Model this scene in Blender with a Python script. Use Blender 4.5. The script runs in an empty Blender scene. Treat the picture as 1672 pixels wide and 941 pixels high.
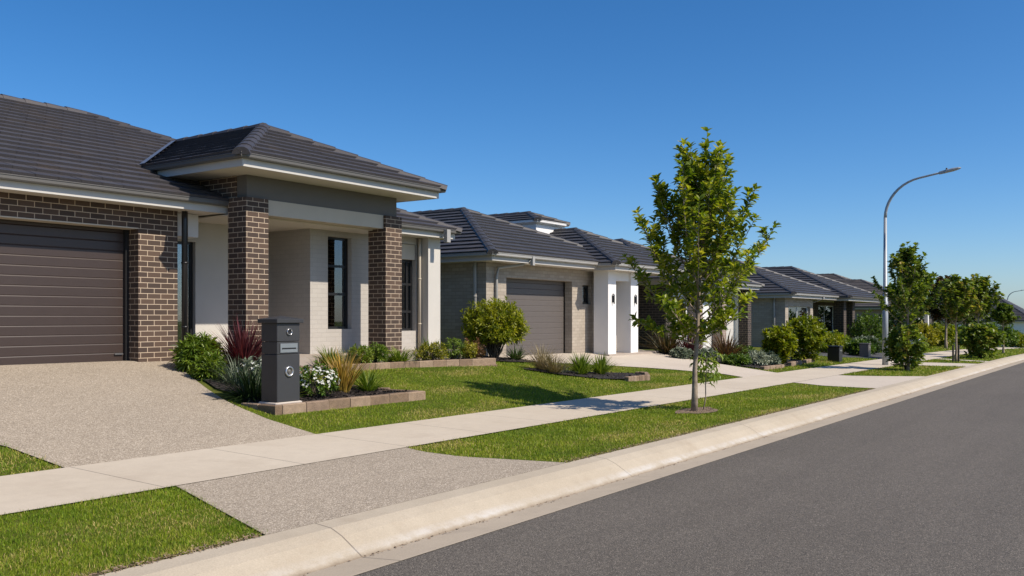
import bpy, math, random
import numpy as np
from mathutils import Vector, Matrix

random.seed(7)
rng = np.random.default_rng(11)
scene = bpy.context.scene
COL = scene.collection
R = math.radians

# ---------------------------------------------------------------- terrain
KX = .006


def sm(a, b, x):
    t = min(1., max(0., (x - a) / (b - a)))
    return t * t * (3 - 2 * t)


def base(X):
    return -KX * X - .00033 * (min(max(X, 40.), 121.) - 40.) ** 2


def slab(X):
    return .94 - .24 * sm(14.5, 18.5, X) - .12 * sm(26, 32, X) - .1 * sm(35, 42, X)


ROAD, JOINT, KTOP, KBACK, PATH0, PATH1, FRONT = 4.08, 4.41, 4.72, 4.88, 6.72, 8.2, 13.2


def g(X, Y):
    b = base(X)
    s = Y
    Y = abs(Y)
    if Y < ROAD: return b + .02 * (ROAD - Y)
    if Y < JOINT: return b - .03 * (Y - ROAD) / (JOINT - ROAD)
    if Y < KTOP: return b - .03 + .155 * (Y - JOINT) / (KTOP - JOINT)
    if Y < KBACK: return b + .125 + .015 * (Y - KTOP) / (KBACK - KTOP)
    if Y < PATH0: return b + .14 + .05 * (Y - KBACK) / (PATH0 - KBACK)
    if Y < PATH1: return b + .19 + .03 * (Y - PATH0) / (PATH1 - PATH0)
    if s < 0: return b + .22
    if Y < FRONT: return b + .22 + (slab(X) - .22) * (Y - PATH1) / (FRONT - PATH1)
    return b + slab(X)


# ---------------------------------------------------------------- materials
def new_mat(name):
    m = bpy.data.materials.new(name)
    m.use_nodes = True
    nt = m.node_tree
    for n in list(nt.nodes): nt.nodes.remove(n)
    out = nt.nodes.new('ShaderNodeOutputMaterial')
    p = nt.nodes.new('ShaderNodeBsdfPrincipled')
    nt.links.new(p.outputs[0], out.inputs[0])
    return m, nt, p, out


class N:
    """tiny node helper"""
    def __init__(s, nt): s.nt = nt

    def n(s, typ, **kw):
        x = s.nt.nodes.new(typ)
        for k, v in kw.items():
            if k.startswith('_'): setattr(x, k[1:], v)
            else: x.inputs[k.replace('__', ' ')].default_value = v
        return x

    def l(s, a, b): s.nt.links.new(a, b)

    def noise(s, vec, scale, detail=4, rough=.6):
        x = s.n('ShaderNodeTexNoise', Scale=scale, Detail=detail, Roughness=rough)
        if vec is not None: s.l(vec, x.inputs['Vector'])
        return x.outputs['Fac']

    def ramp(s, fac, stops):
        x = s.n('ShaderNodeValToRGB')
        e = x.color_ramp.elements
        while len(e) > 1: e.remove(e[-1])
        e[0].position = stops[0][0]; e[0].color = c4(stops[0][1])
        for p, c in stops[1:]:
            k = e.new(p); k.color = c4(c)
        s.l(fac, x.inputs['Fac'])
        return x.outputs['Color']

    def mix(s, fac, a, b, mode='MIX'):
        x = s.nt.nodes.new('ShaderNodeMix'); x.data_type = 'RGBA'; x.blend_type = mode
        for i, v in ((0, fac), (6, a), (7, b)):
            if hasattr(v, 'links'): s.l(v, x.inputs[i])
            elif i == 0: x.inputs[0].default_value = v
            else: x.inputs[i].default_value = c4(v)
        return x.outputs[2]

    def math(s, op, a, b=0.):
        x = s.n('ShaderNodeMath', _operation=op)
        for i, v in ((0, a), (1, b)):
            if hasattr(v, 'links'): s.l(v, x.inputs[i])
            else: x.inputs[i].default_value = v
        return x.outputs[0]

    def bump(s, h, strength, dist):
        x = s.n('ShaderNodeBump', Strength=strength, Distance=dist)
        s.l(h, x.inputs['Height'])
        return x.outputs['Normal']

    def pos(s):
        return s.n('ShaderNodeNewGeometry').outputs['Position']

    def uv(s):
        return s.n('ShaderNodeTexCoord').outputs['UV']

    def attr(s, name):
        return s.n('ShaderNodeAttribute', _attribute_name=name).outputs['Fac']


def c4(c):
    if isinstance(c, (int, float)): c = (c, c, c)
    return (*c, 1.) if len(c) == 3 else c


def brick_mat(name, c1, c2, mortar, bw=.24, rh=.086, ms=.011, rough=.85, bump=.6, var=.25):
    m, nt, p, _ = new_mat(name); k = N(nt)
    uv = k.uv()
    b = k.n('ShaderNodeTexBrick', Scale=1., Mortar__Size=ms / 2, Mortar__Smooth=.15, Bias=0., Brick__Width=bw, Row__Height=rh,
            _offset=.5, _offset_frequency=2, _squash_frequency=2)
    b.inputs['Color1'].default_value = c4(c1); b.inputs['Color2'].default_value = c4(c2); b.inputs['Mortar'].default_value = c4(mortar)
    k.l(uv, b.inputs['Vector'])
    ps = k.pos()
    n1 = k.noise(ps, 1.3, 5); n2 = k.noise(ps, 60, 4, .7)
    col = k.mix(var, b.outputs['Color'], k.ramp(n1, [(.25, .45), (.75, 1.)]), 'MULTIPLY')
    col = k.mix(.35, col, k.ramp(n2, [(.3, .5), (.7, 1.)]), 'MULTIPLY')
    k.l(col, p.inputs['Base Color'])
    p.inputs['Roughness'].default_value = rough
    h = k.math('ADD', k.math('MULTIPLY', b.outputs['Fac'], -1.), k.math('MULTIPLY', n2, .25))
    k.l(k.bump(h, bump, .006), p.inputs['Normal'])
    return m


def plain_mat(name, col, rough=.6, metal=0., var=.12, scale=3., bump=.0, spec=.5, fine=120):
    m, nt, p, _ = new_mat(name); k = N(nt)
    ps = k.pos()
    n1 = k.noise(ps, scale, 6)
    c = k.mix(1., col, k.ramp(n1, [(.3, 1 - var), (.7, 1.)]), 'MULTIPLY')
    k.l(c, p.inputs['Base Color'])
    p.inputs['Roughness'].default_value = rough
    p.inputs['Metallic'].default_value = metal
    p.inputs['Specular IOR Level'].default_value = spec
    if bump:
        k.l(k.bump(k.noise(ps, fine, 4), bump, .004), p.inputs['Normal'])
    return m


def tile_mat(name, c1, c2, stain):
    m, nt, p, _ = new_mat(name); k = N(nt)
    ps = k.pos()
    col = k.mix(k.attr('tint'), c1, c2)
    n = k.noise(ps, 1.1, 6, .65)
    col = k.mix(k.math('MULTIPLY', k.ramp(n, [(.52, 0.), (.72, 1.)]), .55), col, stain)
    n2 = k.noise(ps, 45, 5, .7)
    col = k.mix(.5, col, k.ramp(n2, [(.25, .45), (.7, 1.1)]), 'MULTIPLY')
    k.l(col, p.inputs['Base Color'])
    p.inputs['Roughness'].default_value = .55
    p.inputs['Specular IOR Level'].default_value = .45
    k.l(k.bump(n2, .35, .004), p.inputs['Normal'])
    return m


def concrete_mat(name, c, c2, joint=0., grain=.25, stain=None, bump=.25, xoff=0., band=None):
    m, nt, p, _ = new_mat(name); k = N(nt)
    ps = k.pos()
    n1 = k.noise(ps, .55, 6, .62); n2 = k.noise(ps, 90, 5, .75); n3 = k.noise(ps, 6, 5, .7)
    col = k.mix(k.ramp(n1, [(.3, 0.), (.7, 1.)]), c, c2)
    col = k.mix(grain, col, k.ramp(n2, [(.3, .5), (.68, 1.05)]), 'MULTIPLY')
    col = k.mix(.3, col, k.ramp(n3, [(.3, .78), (.6, 1.)]), 'MULTIPLY')
    if stain is not None:
        n4 = k.noise(ps, 1.7, 5, .7)
        col = k.mix(k.math('MULTIPLY', k.ramp(n4, [(.55, 0.), (.7, 1.)]), .4), col, stain)
    if joint:
        sp = k.n('ShaderNodeSeparateXYZ'); k.l(ps, sp.inputs[0])
        f = k.math('FRACT', k.math('DIVIDE', k.math('SUBTRACT', sp.outputs[0], xoff), joint))
        j = k.math('LESS_THAN', f, .012 / joint)
        col = k.mix(k.math('MULTIPLY', j, .75), col, (.10, .085, .07))
    if band:
        sp2 = k.n('ShaderNodeSeparateXYZ'); k.l(ps, sp2.inputs[0])
        y0 = k.math('ADD', sp2.outputs[1], k.math('MULTIPLY', k.math('SUBTRACT', n3, .5), .05))
        w = k.ramp(k.math('DIVIDE', k.math('SUBTRACT', y0, band), .4), [(0., 0.), (.05, .0), (.12, .55), (.2, .4), (.27, 0.)])
        mk = k.math('MULTIPLY', w, k.ramp(n1, [(.35, .15), (.6, 1.)]))
        col = k.mix(k.math('MULTIPLY', mk, k.ramp(n3, [(.4, .2), (.6, 1.)])), col, (.53, .54, .55))
        d = k.ramp(k.math('DIVIDE', k.math('SUBTRACT', y0, band), .4), [(0., 1.), (.05, .35), (.1, 0.)])
        col = k.mix(k.math('MULTIPLY', d, .7), col, (.16, .115, .075))
    k.l(col, p.inputs['Base Color'])
    p.inputs['Roughness'].default_value = .9
    k.l(k.bump(n2, bump, .003), p.inputs['Normal'])
    return m


def aggregate_mat(name, cols, dark, scale=75., bump=.6, patch=.25):
    """exposed pebbles: Voronoi cells of differing colour"""
    m, nt, p, _ = new_mat(name); k = N(nt)
    ps = k.pos()
    v = k.n('ShaderNodeTexVoronoi', Scale=scale, Randomness=1.); k.l(ps, v.inputs['Vector'])
    sp = k.n('ShaderNodeSeparateColor'); k.l(v.outputs['Color'], sp.inputs[0])
    col = k.ramp(sp.outputs[0], [(i / (len(cols) - 1), c) for i, c in enumerate(cols)])
    d = k.ramp(v.outputs['Distance'], [(.25, 0.), (.75, 1.)])
    col = k.mix(d, col, dark)
    n1 = k.noise(ps, .7, 6, .65)
    n0 = k.noise(ps, 14, 5, .7)
    col = k.mix(patch, col, k.ramp(n1, [(.3, .6), (.7, 1.)]), 'MULTIPLY')
    col = k.mix(.4, col, k.ramp(n0, [(.3, .62), (.7, 1.08)]), 'MULTIPLY')
    k.l(col, p.inputs['Base Color'])
    p.inputs['Roughness'].default_value = .85
    h = k.math('SUBTRACT', 1., v.outputs['Distance'])
    k.l(k.bump(h, bump, .006), p.inputs['Normal'])
    return m


def asphalt_mat(name, a, b):
    m, nt, p, _ = new_mat(name); k = N(nt)
    ps = k.pos()
    v = k.n('ShaderNodeTexVoronoi', Scale=135., Randomness=1.); k.l(ps, v.inputs['Vector'])
    sp = k.n('ShaderNodeSeparateColor'); k.l(v.outputs['Color'], sp.inputs[0])
    st = k.ramp(sp.outputs[1], [(0., .50), (.5, .92), (.88, 1.2), (1., 2.0)])
    n1 = k.noise(ps, .35, 6, .6); n2 = k.noise(ps, 22, 5, .75)
    mp = k.n('ShaderNodeMapping'); mp.inputs['Scale'].default_value = (.12, 1.6, 1.); k.l(ps, mp.inputs[0])
    n3 = k.noise(mp.outputs[0], 1.0, 4, .6)
    col = k.mix(k.ramp(n1, [(.3, 0.), (.7, 1.)]), a, b)
    col = k.mix(1., col, st, 'MULTIPLY')
    col = k.mix(.5, col, k.ramp(n2, [(.3, .6), (.7, 1.1)]), 'MULTIPLY')
    col = k.mix(.3, col, k.ramp(n3, [(.35, .75), (.65, 1.1)]), 'MULTIPLY')
    k.l(col, p.inputs['Base Color'])
    p.inputs['Roughness'].default_value = .8
    p.inputs['Specular IOR Level'].default_value = .3
    h = k.math('ADD', k.math('SUBTRACT', 1., v.outputs['Distance']), n2)
    k.l(k.bump(h, .7, .005), p.inputs['Normal'])
    return m


def leaf_mat(name, stops, trans=.3, rough=.45, spec=.4, tcol=None):
    """stops: colour ramp over the per-leaf attribute 'tint'"""
    m, nt, p, out = new_mat(name); k = N(nt)
    col = k.ramp(k.attr('tint'), stops)
    k.l(col, p.inputs['Base Color'])
    p.inputs['Roughness'].default_value = rough
    p.inputs['Specular IOR Level'].default_value = spec
    t = k.n('ShaderNodeBsdfTranslucent')
    tc = k.mix(1., col, tcol or (1.25, 1.3, .5), 'MULTIPLY')
    k.l(tc, t.inputs['Color'])
    mx = k.n('ShaderNodeMixShader', Fac=trans)
    k.l(p.outputs[0], mx.inputs[1]); k.l(t.outputs[0], mx.inputs[2])
    k.l(mx.outputs[0], out.inputs[0])
    return m


def glass_mat(name):
    m, nt, p, out = new_mat(name); k = N(nt)
    nt.nodes.remove(p)
    tr = k.n('ShaderNodeBsdfTransparent'); tr.inputs[0].default_value = (.55, .6, .6, 1)
    gl = k.n('ShaderNodeBsdfGlossy', Roughness=.02); gl.inputs[0].default_value = (.9, .95, 1, 1)
    fr = k.n('ShaderNodeFresnel', IOR=1.7)
    mx = k.n('ShaderNodeMixShader')
    k.l(k.math('ADD', k.math('MULTIPLY', fr.outputs[0], 1.1), .06), mx.inputs[0])
    k.l(tr.outputs[0], mx.inputs[1]); k.l(gl.outputs[0], mx.inputs[2]); k.l(mx.outputs[0], out.inputs[0])
    return m


M = {}
M['brick'] = brick_mat('dark_brick', (.118, .074, .050), (.062, .041, .031), (.58, .455, .33), ms=.0115)
M['brick_black'] = brick_mat('charcoal_brick', (.066, .048, .040), (.034, .027, .025), (.28, .22, .17))
M['brick_white'] = brick_mat('pale_brick', (.51, .475, .425), (.48, .445, .40), (.43, .40, .36), bump=.4, var=.15, ms=.009)
M['brick_beige'] = brick_mat('beige_brick', (.46, .40, .325), (.37, .315, .255), (.30, .26, .21), bump=.5, var=.25, ms=.011)
M['brick_pink'] = brick_mat('pink_brick', (.40, .29, .24), (.32, .24, .20), (.50, .45, .40))
M['render_white'] = plain_mat('white_render', (.76, .75, .73), .8, var=.06, bump=.15)
M['render_pale'] = plain_mat('pale_render', (.53, .505, .46), .8, var=.06, bump=.2)
M['render_beam'] = plain_mat('grey_beam_render', (.52, .455, .36), .8, var=.06, bump=.2)
M['panel_dark'] = plain_mat('charcoal_render', (.135, .125, .112), .75, var=.06, bump=.15)
M['soffit'] = plain_mat('soffit_paint', (.62, .57, .49), .7, var=.03)
M['fascia'] = plain_mat('fascia_paint', (.52, .50, .46), .5, var=.04)
M['gutter'] = plain_mat('gutter_metal', (.115, .108, .098), .4, var=.05)
M['gutter_pale'] = plain_mat('pale_gutter_metal', (.34, .33, .31), .4, var=.05)
M['fascia_pale'] = plain_mat('pale_fascia_paint', (.46, .44, .41), .5, var=.04)
M['tile'] = tile_mat('charcoal_tile', (.046, .043, .048), (.066, .062, .067), (.085, .065, .050))
M['tile_blue'] = tile_mat('slate_tile', (.044, .043, .046), (.062, .060, .063), (.070, .060, .054))
M['tile_brown'] = tile_mat('weathered_tile', (.070, .062, .056), (.115, .10, .09), (.14, .11, .085))
M['flashing'] = plain_mat('zinc_flashing', (.30, .31, .33), .35, metal=.7, var=.1)
M['door_brown'] = plain_mat('brown_door_paint', (.046, .031, .026), .4, var=.08, scale=8)
M['door_grey'] = plain_mat('grey_door_paint', (.108, .094, .086), .45, var=.06, scale=8)
M['door_white'] = plain_mat('white_door_paint', (.60, .58, .55), .45, var=.05, scale=8)
M['frame'] = plain_mat('black_window_frame', (.018, .018, .019), .35, var=.05)
M['frame_white'] = plain_mat('white_window_frame', (.65, .65, .63), .4, var=.05)
M['entry'] = plain_mat('dark_timber', (.030, .022, .018), .4, var=.3, scale=20)
M['glass'] = glass_mat('window_glass')
M['blind'] = plain_mat('blind_fabric', (.42, .40, .36), .8, var=.05)
M['curtain'] = plain_mat('curtain_fabric', (.55, .58, .60), .9, var=.1)
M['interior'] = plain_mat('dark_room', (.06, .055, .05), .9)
M['steel'] = plain_mat('brushed_steel', (.55, .55, .56), .3, metal=.9, var=.1)
M['galv'] = plain_mat('galvanised_steel', (.33, .355, .38), .5, metal=.25, var=.12)
M['mail'] = plain_mat('charcoal_mailbox_paint', (.036, .037, .040), .5, var=.12, bump=.15, fine=300)
M['black'] = plain_mat('black_plastic', (.012, .012, .013), .45, var=.1)
M['slabc'] = concrete_mat('slab_concrete', (.36, .30, .25), (.42, .36, .30))
M['mortar'] = concrete_mat('mortar_pad', (.48, .42, .36), (.55, .49, .42))
M['path'] = concrete_mat('path_concrete', (.51, .435, .335), (.57, .495, .39), joint=1.53, stain=(.40, .33, .25), xoff=4.53)
M['kerb'] = concrete_mat('kerb_concrete', (.42, .355, .265), (.48, .415, .32), joint=4.0, stain=(.30, .235, .165), xoff=4.5, grain=.45, band=4.41)
M['gutterc'] = concrete_mat('channel_concrete', (.40, .335, .25), (.47, .395, .30), joint=4.0, stain=(.27, .225, .18), xoff=4.5, grain=.4)
M['drive2'] = concrete_mat('driveway_concrete', (.50, .43, .35), (.56, .49, .40), stain=(.45, .38, .30), grain=.3)
M['aggregate'] = aggregate_mat('exposed_aggregate', [(.23, .18, .125), (.50, .418, .318), (.385, .32, .24), (.72, .622, .495), (.45, .38, .292)], (.275, .226, .168), scale=82.)
M['asphalt'] = asphalt_mat('asphalt', (.128, .112, .092), (.146, .128, .106))
M['asphalt2'] = asphalt_mat('driveway_asphalt', (.075, .075, .078), (.09, .09, .092))
M['mulch'] = aggregate_mat('bark_mulch', [(.012, .010, .009), (.035, .026, .021), (.055, .040, .032), (.024, .019, .016)], (.006, .005, .005), scale=26., bump=1.)
M['soil'] = aggregate_mat('bare_soil', [(.17, .115, .07), (.31, .22, .14), (.25, .175, .11), (.38, .29, .20)], (.13, .09, .058), scale=55., bump=1.)
M['bark_chip'] = leaf_mat('bark_chip', [(0, (.014, .011, .010)), (.5, (.035, .027, .023)), (1, (.075, .058, .048))], trans=0., rough=.8, spec=.2)
M['litter'] = leaf_mat('dry_litter', [(0, (.11, .075, .05)), (.5, (.20, .14, .095)), (1, (.32, .24, .17))], trans=0., rough=.8, spec=.2)
M['edging'] = brick_mat('edging_block', (.34, .235, .155), (.25, .165, .105), (.12, .085, .06), bw=.40, rh=.30, ms=.012, bump=.8, var=.5)
M['edging_small'] = brick_mat('edging_brick', (.36, .24, .17), (.25, .165, .12), (.15, .11, .08), bw=.115, rh=.30, ms=.01, bump=.8, var=.5)
M['bark'] = plain_mat('tree_bark', (.36, .285, .21), .9, var=.5, scale=14, bump=.8, fine=40)
M['bark_dark'] = plain_mat('shrub_stem', (.11, .085, .06), .9, var=.4, scale=20, bump=.5, fine=60)

# lawn ground under the blades
m, nt, p, _ = new_mat('lawn_soil'); k = N(nt); ps = k.pos()
n1 = k.noise(ps, .5, 5); n2 = k.noise(ps, 40, 5, .75)
cc = k.ramp(n1, [(.3, (.075, .105, .014)), (.55, (.12, .145, .022)), (.72, (.20, .185, .05))])
cc = k.mix(.7, cc, k.ramp(n2, [(.3, .35), (.7, 1.15)]), 'MULTIPLY')
k.l(cc, p.inputs['Base Color']); p.inputs['Roughness'].default_value = .95; p.inputs['Specular IOR Level'].default_value = .1
k.l(k.bump(n2, 1., .02), p.inputs['Normal'])
M['lawn'] = m

M['grass'] = leaf_mat('grass_blades', [(0, (.055, .115, .006)), (.3, (.135, .215, .010)), (.68, (.30, .345, .024)), (.84, (.40, .345, .08)), (1, (.58, .44, .20))], trans=.25, rough=.5, spec=.25)
M['leaf_tree'] = leaf_mat('street_tree_leaves', [(0, (.045, .090, .008)), (.4, (.135, .195, .014)), (.75, (.30, .335, .03)), (1, (.46, .42, .06))], trans=.45)
M['leaf_far'] = leaf_mat('maple_leaves', [(0, (.042, .082, .012)), (.45, (.105, .160, .020)), (.85, (.23, .275, .04)), (1, (.36, .27, .07))], trans=.42)
M['leaf_lime'] = leaf_mat('lime_leaves', [(0, (.06, .10, .007)), (.45, (.18, .22, .012)), (1, (.42, .39, .022))], trans=.4)
M['leaf_green'] = leaf_mat('green_leaves', [(0, (.035, .075, .010)), (.5, (.08, .145, .015)), (1, (.19, .26, .035))], trans=.3)
M['leaf_dark'] = leaf_mat('dark_leaves', [(0, (.015, .032, .008)), (.5, (.032, .062, .014)), (1, (.07, .115, .025))], trans=.25)
M['leaf_strap'] = leaf_mat('strap_leaves', [(0, (.05, .10, .010)), (.5, (.13, .20, .016)), (1, (.29, .34, .045))], trans=.3)
M['leaf_yellow'] = leaf_mat('yellow_leaves', [(0, (.10, .12, .012)), (.5, (.26, .25, .02)), (1, (.42, .36, .04))], trans=.3)
M['leaf_orange'] = leaf_mat('flax_leaves', [(0, (.10, .115, .02)), (.4, (.34, .23, .035)), (.75, (.50, .31, .05)), (1, (.52, .38, .18))], trans=.3, tcol=(1.2, 1.1, .6))
M['leaf_red'] = leaf_mat('burgundy_leaves', [(0, (.032, .008, .011)), (.5, (.082, .018, .024)), (1, (.18, .05, .05))], trans=.25, tcol=(1.4, .7, .6))
M['leaf_bronze'] = leaf_mat('bronze_leaves', [(0, (.05, .055, .015)), (.5, (.12, .075, .03)), (1, (.24, .11, .06))], trans=.25, tcol=(1.3, 1., .6))
M['leaf_tan'] = leaf_mat('tan_grass', [(0, (.13, .12, .045)), (.5, (.29, .225, .11)), (1, (.46, .37, .22))], trans=.25, tcol=(1.1, 1., .7))
M['leaf_grey'] = leaf_mat('silver_leaves', [(0, (.07, .10, .055)), (.5, (.16, .20, .13)), (1, (.34, .37, .27))], trans=.2, tcol=(1, 1, .8))
M['petal'] = leaf_mat('white_petals', [(0, (.60, .62, .55)), (1, (.82, .82, .78))], trans=.3, tcol=(1, 1, .9))
SKY, SUN, EXPO = .126, 5.0, .18

# ---------------------------------------------------------------- mesh building
class MB:
    """collects polygons in world coordinates; build() links them as one mesh object"""
    def __init__(s): s.v = []; s.f = []; s.t = []; s.smooth = []

    def poly(s, pts, tint=.5, smooth=False):
        i = len(s.v); s.v.extend([tuple(p) for p in pts]); s.f.append(tuple(range(i, i + len(pts))))
        s.t.extend([tint] * len(pts)); s.smooth.append(smooth)

    def box(s, x0, x1, y0, y1, z0, z1, tint=.5):
        a = [(x0, y0, z0), (x1, y0, z0), (x1, y1, z0), (x0, y1, z0), (x0, y0, z1), (x1, y0, z1), (x1, y1, z1), (x0, y1, z1)]
        for q in ((0, 3, 2, 1), (4, 5, 6, 7), (0, 1, 5, 4), (1, 2, 6, 5), (2, 3, 7, 6), (3, 0, 4, 7)):
            s.poly([a[i] for i in q], tint)
        return s

    def bevbox(s, x0, x1, y0, y1, z0, z1, b=.01, tint=.5, jit=0.):
        """box with chamfered edges: three stacked octagon-like rings"""
        def ring(ix, z):
            j = lambda: random.uniform(-jit, jit)
            return [(x0 + ix + b + j(), y0 + ix + j(), z), (x1 - ix - b, y0 + ix + j(), z), (x1 - ix + j(), y0 + ix + b, z), (x1 - ix + j(), y1 - ix - b, z),
                    (x1 - ix - b, y1 - ix, z), (x0 + ix + b, y1 - ix, z), (x0 + ix + j(), y1 - ix - b, z), (x0 + ix + j(), y0 + ix + b, z)]
        rs = [ring(b, z0), ring(0, z0 + b), ring(0, z1 - b), ring(b, z1)]
        for a, c in zip(rs, rs[1:]):
            for i in range(8): s.poly([a[i], a[(i + 1) % 8], c[(i + 1) % 8], c[i]], tint)
        s.poly(rs[0][::-1], tint); s.poly(rs[-1], tint)
        return s

    def tube(s, pts, rad, n=8, cap=True, tint=.5):
        """tapered tube along points (rad: number or list)"""
        pts = [Vector(p) for p in pts]
        if not hasattr(rad, '__len__'): rad = [rad] * len(pts)
        rings = []
        ref = None
        for i, p in enumerate(pts):
            d = (pts[min(i + 1, len(pts) - 1)] - pts[max(i - 1, 0)]).normalized()
            if ref is None: ref = d.orthogonal().normalized()
            a = (ref - d * ref.dot(d)).normalized(); ref = a
            b = d.cross(a)
            base_i = len(s.v)
            for j in range(n):
                t = 2 * math.pi * j / n
                s.v.append(tuple(p + (a * math.cos(t) + b * math.sin(t)) * rad[i])); s.t.append(tint)
            rings.append(base_i)
        for a, b in zip(rings, rings[1:]):
            for j in range(n):
                s.f.append((a + j, a + (j + 1) % n, b + (j + 1) % n, b + j)); s.smooth.append(True)
        if cap:
            s.f.append(tuple(rings[0] + j for j in range(n))[::-1]); s.smooth.append(False)
            s.f.append(tuple(rings[-1] + j for j in range(n))); s.smooth.append(False)
        return s

    def lathe(s, c, axis, prof, n=20, tint=.5):
        """rings (distance along axis, radius) about the point c"""
        c = Vector(c); d = Vector(axis).normalized(); a = d.orthogonal().normalized(); b = d.cross(a)
        rings = []
        for t, r in prof:
            rings.append(len(s.v))
            for j in range(n):
                q = 2 * math.pi * j / n
                s.v.append(tuple(c + d * t + (a * math.cos(q) + b * math.sin(q)) * r)); s.t.append(tint)
        for p, q in zip(rings, rings[1:]):
            for j in range(n):
                s.f.append((p + j, p + (j + 1) % n, q + (j + 1) % n, q + j)); s.smooth.append(True)
        return s

    def build(s, name, mat, parent=None, loc=(0, 0, 0)):
        off = Vector(parent['_o']) if parent is not None and '_o' in parent.keys() else Vector(loc)
        me = bpy.data.meshes.new(name)
        me.from_pydata([(x - off.x, y - off.y, z - off.z) for x, y, z in s.v], [], s.f)
        me.polygons.foreach_set('use_smooth', s.smooth)
        at = me.attributes.new('tint', 'FLOAT', 'POINT'); at.data.foreach_set('value', s.t)
        # box-projected UVs in metres
        me.update()
        uvl = me.uv_layers.new(name='UVMap')
        nl = len(me.loops)
        vi = np.empty(nl, np.int32); me.loops.foreach_get('vertex_index', vi)
        co = np.array(s.v, dtype=np.float64)
        nrm = np.empty(len(me.polygons) * 3); me.polygons.foreach_get('normal', nrm); nrm = nrm.reshape(-1, 3)
        cnt = np.array([len(f) for f in s.f]); an = np.abs(np.repeat(nrm, cnt, axis=0))
        P = co[vi]
        ax = np.argmax(an, axis=1)
        u = np.where(ax == 0, P[:, 1], P[:, 0]); w = np.where(ax == 2, P[:, 1], P[:, 2])
        uvl.data.foreach_set('uv', np.stack([u, w], 1).astype(np.float32).ravel())
        me.materials.append(mat)
        o = bpy.data.objects.new(name, me); COL.objects.link(o)
        o.location = off
        if parent is not None:
            o.parent = parent; o.location = (0, 0, 0)
            if '_o' not in o.keys(): o['_o'] = tuple(off)
        return o


def tag(o, label=None, cat=None, group=None, kind=None):
    if label: o['label'] = label
    if cat: o['category'] = cat
    if group: o['group'] = group
    if kind: o['kind'] = kind
    return o


def thing(name, loc, label, cat, group=None):
    o = bpy.data.objects.new(name, None); COL.objects.link(o)
    o.location = loc; o['_o'] = tuple(loc); o.empty_display_size = .2
    return tag(o, label, cat, group)


# numpy leaf meshes -------------------------------------------------------
def leaf_object(name, P, D, Nn, L, W, tint, mat, parent=None, loc=(0, 0, 0), droop=.15, shape='leaf'):
    """one mesh of many leaves. P base points, D directions, Nn normals (n,3); L,W,tint (n,)"""
    n = len(P)
    D = D / np.linalg.norm(D, axis=1, keepdims=True)
    S_ = np.cross(D, Nn); S_ /= np.linalg.norm(S_, axis=1, keepdims=True) + 1e-9
    U = np.cross(S_, D)
    L = L[:, None]; W = W[:, None]
    if shape == 'leaf':
        a, b, wa, wb = .38, .75, .5, .42
    else:
        a, b, wa, wb = .3, .7, .5, .5
    v = np.empty((n, 8, 3))
    v[:, 0] = P
    v[:, 1] = P + D * L * a - S_ * W * wa + U * W * .18
    v[:, 2] = P + D * L * a - U * L * droop * .12
    v[:, 3] = P + D * L * a + S_ * W * wa + U * W * .18
    v[:, 4] = P + D * L * b - S_ * W * wb + U * W * .12 - U * L * droop * .55
    v[:, 5] = P + D * L * b - U * L * droop * .65
    v[:, 6] = P + D * L * b + S_ * W * wb + U * W * .12 - U * L * droop * .55
    v[:, 7] = P + D * L * (1 - droop * .2) - U * L * droop * 1.3
    fl = np.array([0, 2, 1, 0, 3, 2, 1, 2, 5, 4, 2, 3, 6, 5, 4, 5, 7, 5, 6, 7])
    sizes = np.array([3, 3, 4, 4, 3, 3])
    return raw_mesh(name, v.reshape(-1, 3), (fl[None, :] + (np.arange(n) * 8)[:, None]).ravel(), np.tile(sizes, n), np.repeat(tint, 8), mat, parent, loc)


def raw_mesh(name, verts, loops, sizes, tint, mat, parent=None, loc=(0, 0, 0), smooth=False):
    off = np.array(parent['_o']) if parent is not None else np.array(loc)
    me = bpy.data.meshes.new(name)
    me.vertices.add(len(verts)); me.vertices.foreach_set('co', (verts - off).astype(np.float32).ravel())
    me.loops.add(len(loops)); me.loops.foreach_set('vertex_index', loops.astype(np.int32))
    me.polygons.add(len(sizes))
    st = np.concatenate([[0], np.cumsum(sizes)[:-1]]).astype(np.int32)
    me.polygons.foreach_set('loop_start', st)
    me.update(calc_edges=True)
    me.polygons.foreach_set('use_smooth', np.full(len(sizes), smooth))
    at = me.attributes.new('tint', 'FLOAT', 'POINT'); at.data.foreach_set('value', np.clip(tint, 0, 1).astype(np.float32))
    me.materials.append(mat)
    me.validate()
    o = bpy.data.objects.new(name, me); COL.objects.link(o)
    if parent is not None: o.parent = parent
    else: o.location = tuple(off)
    return o


def unit(v): return v / (np.linalg.norm(v, axis=-1, keepdims=True) + 1e-9)


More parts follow.
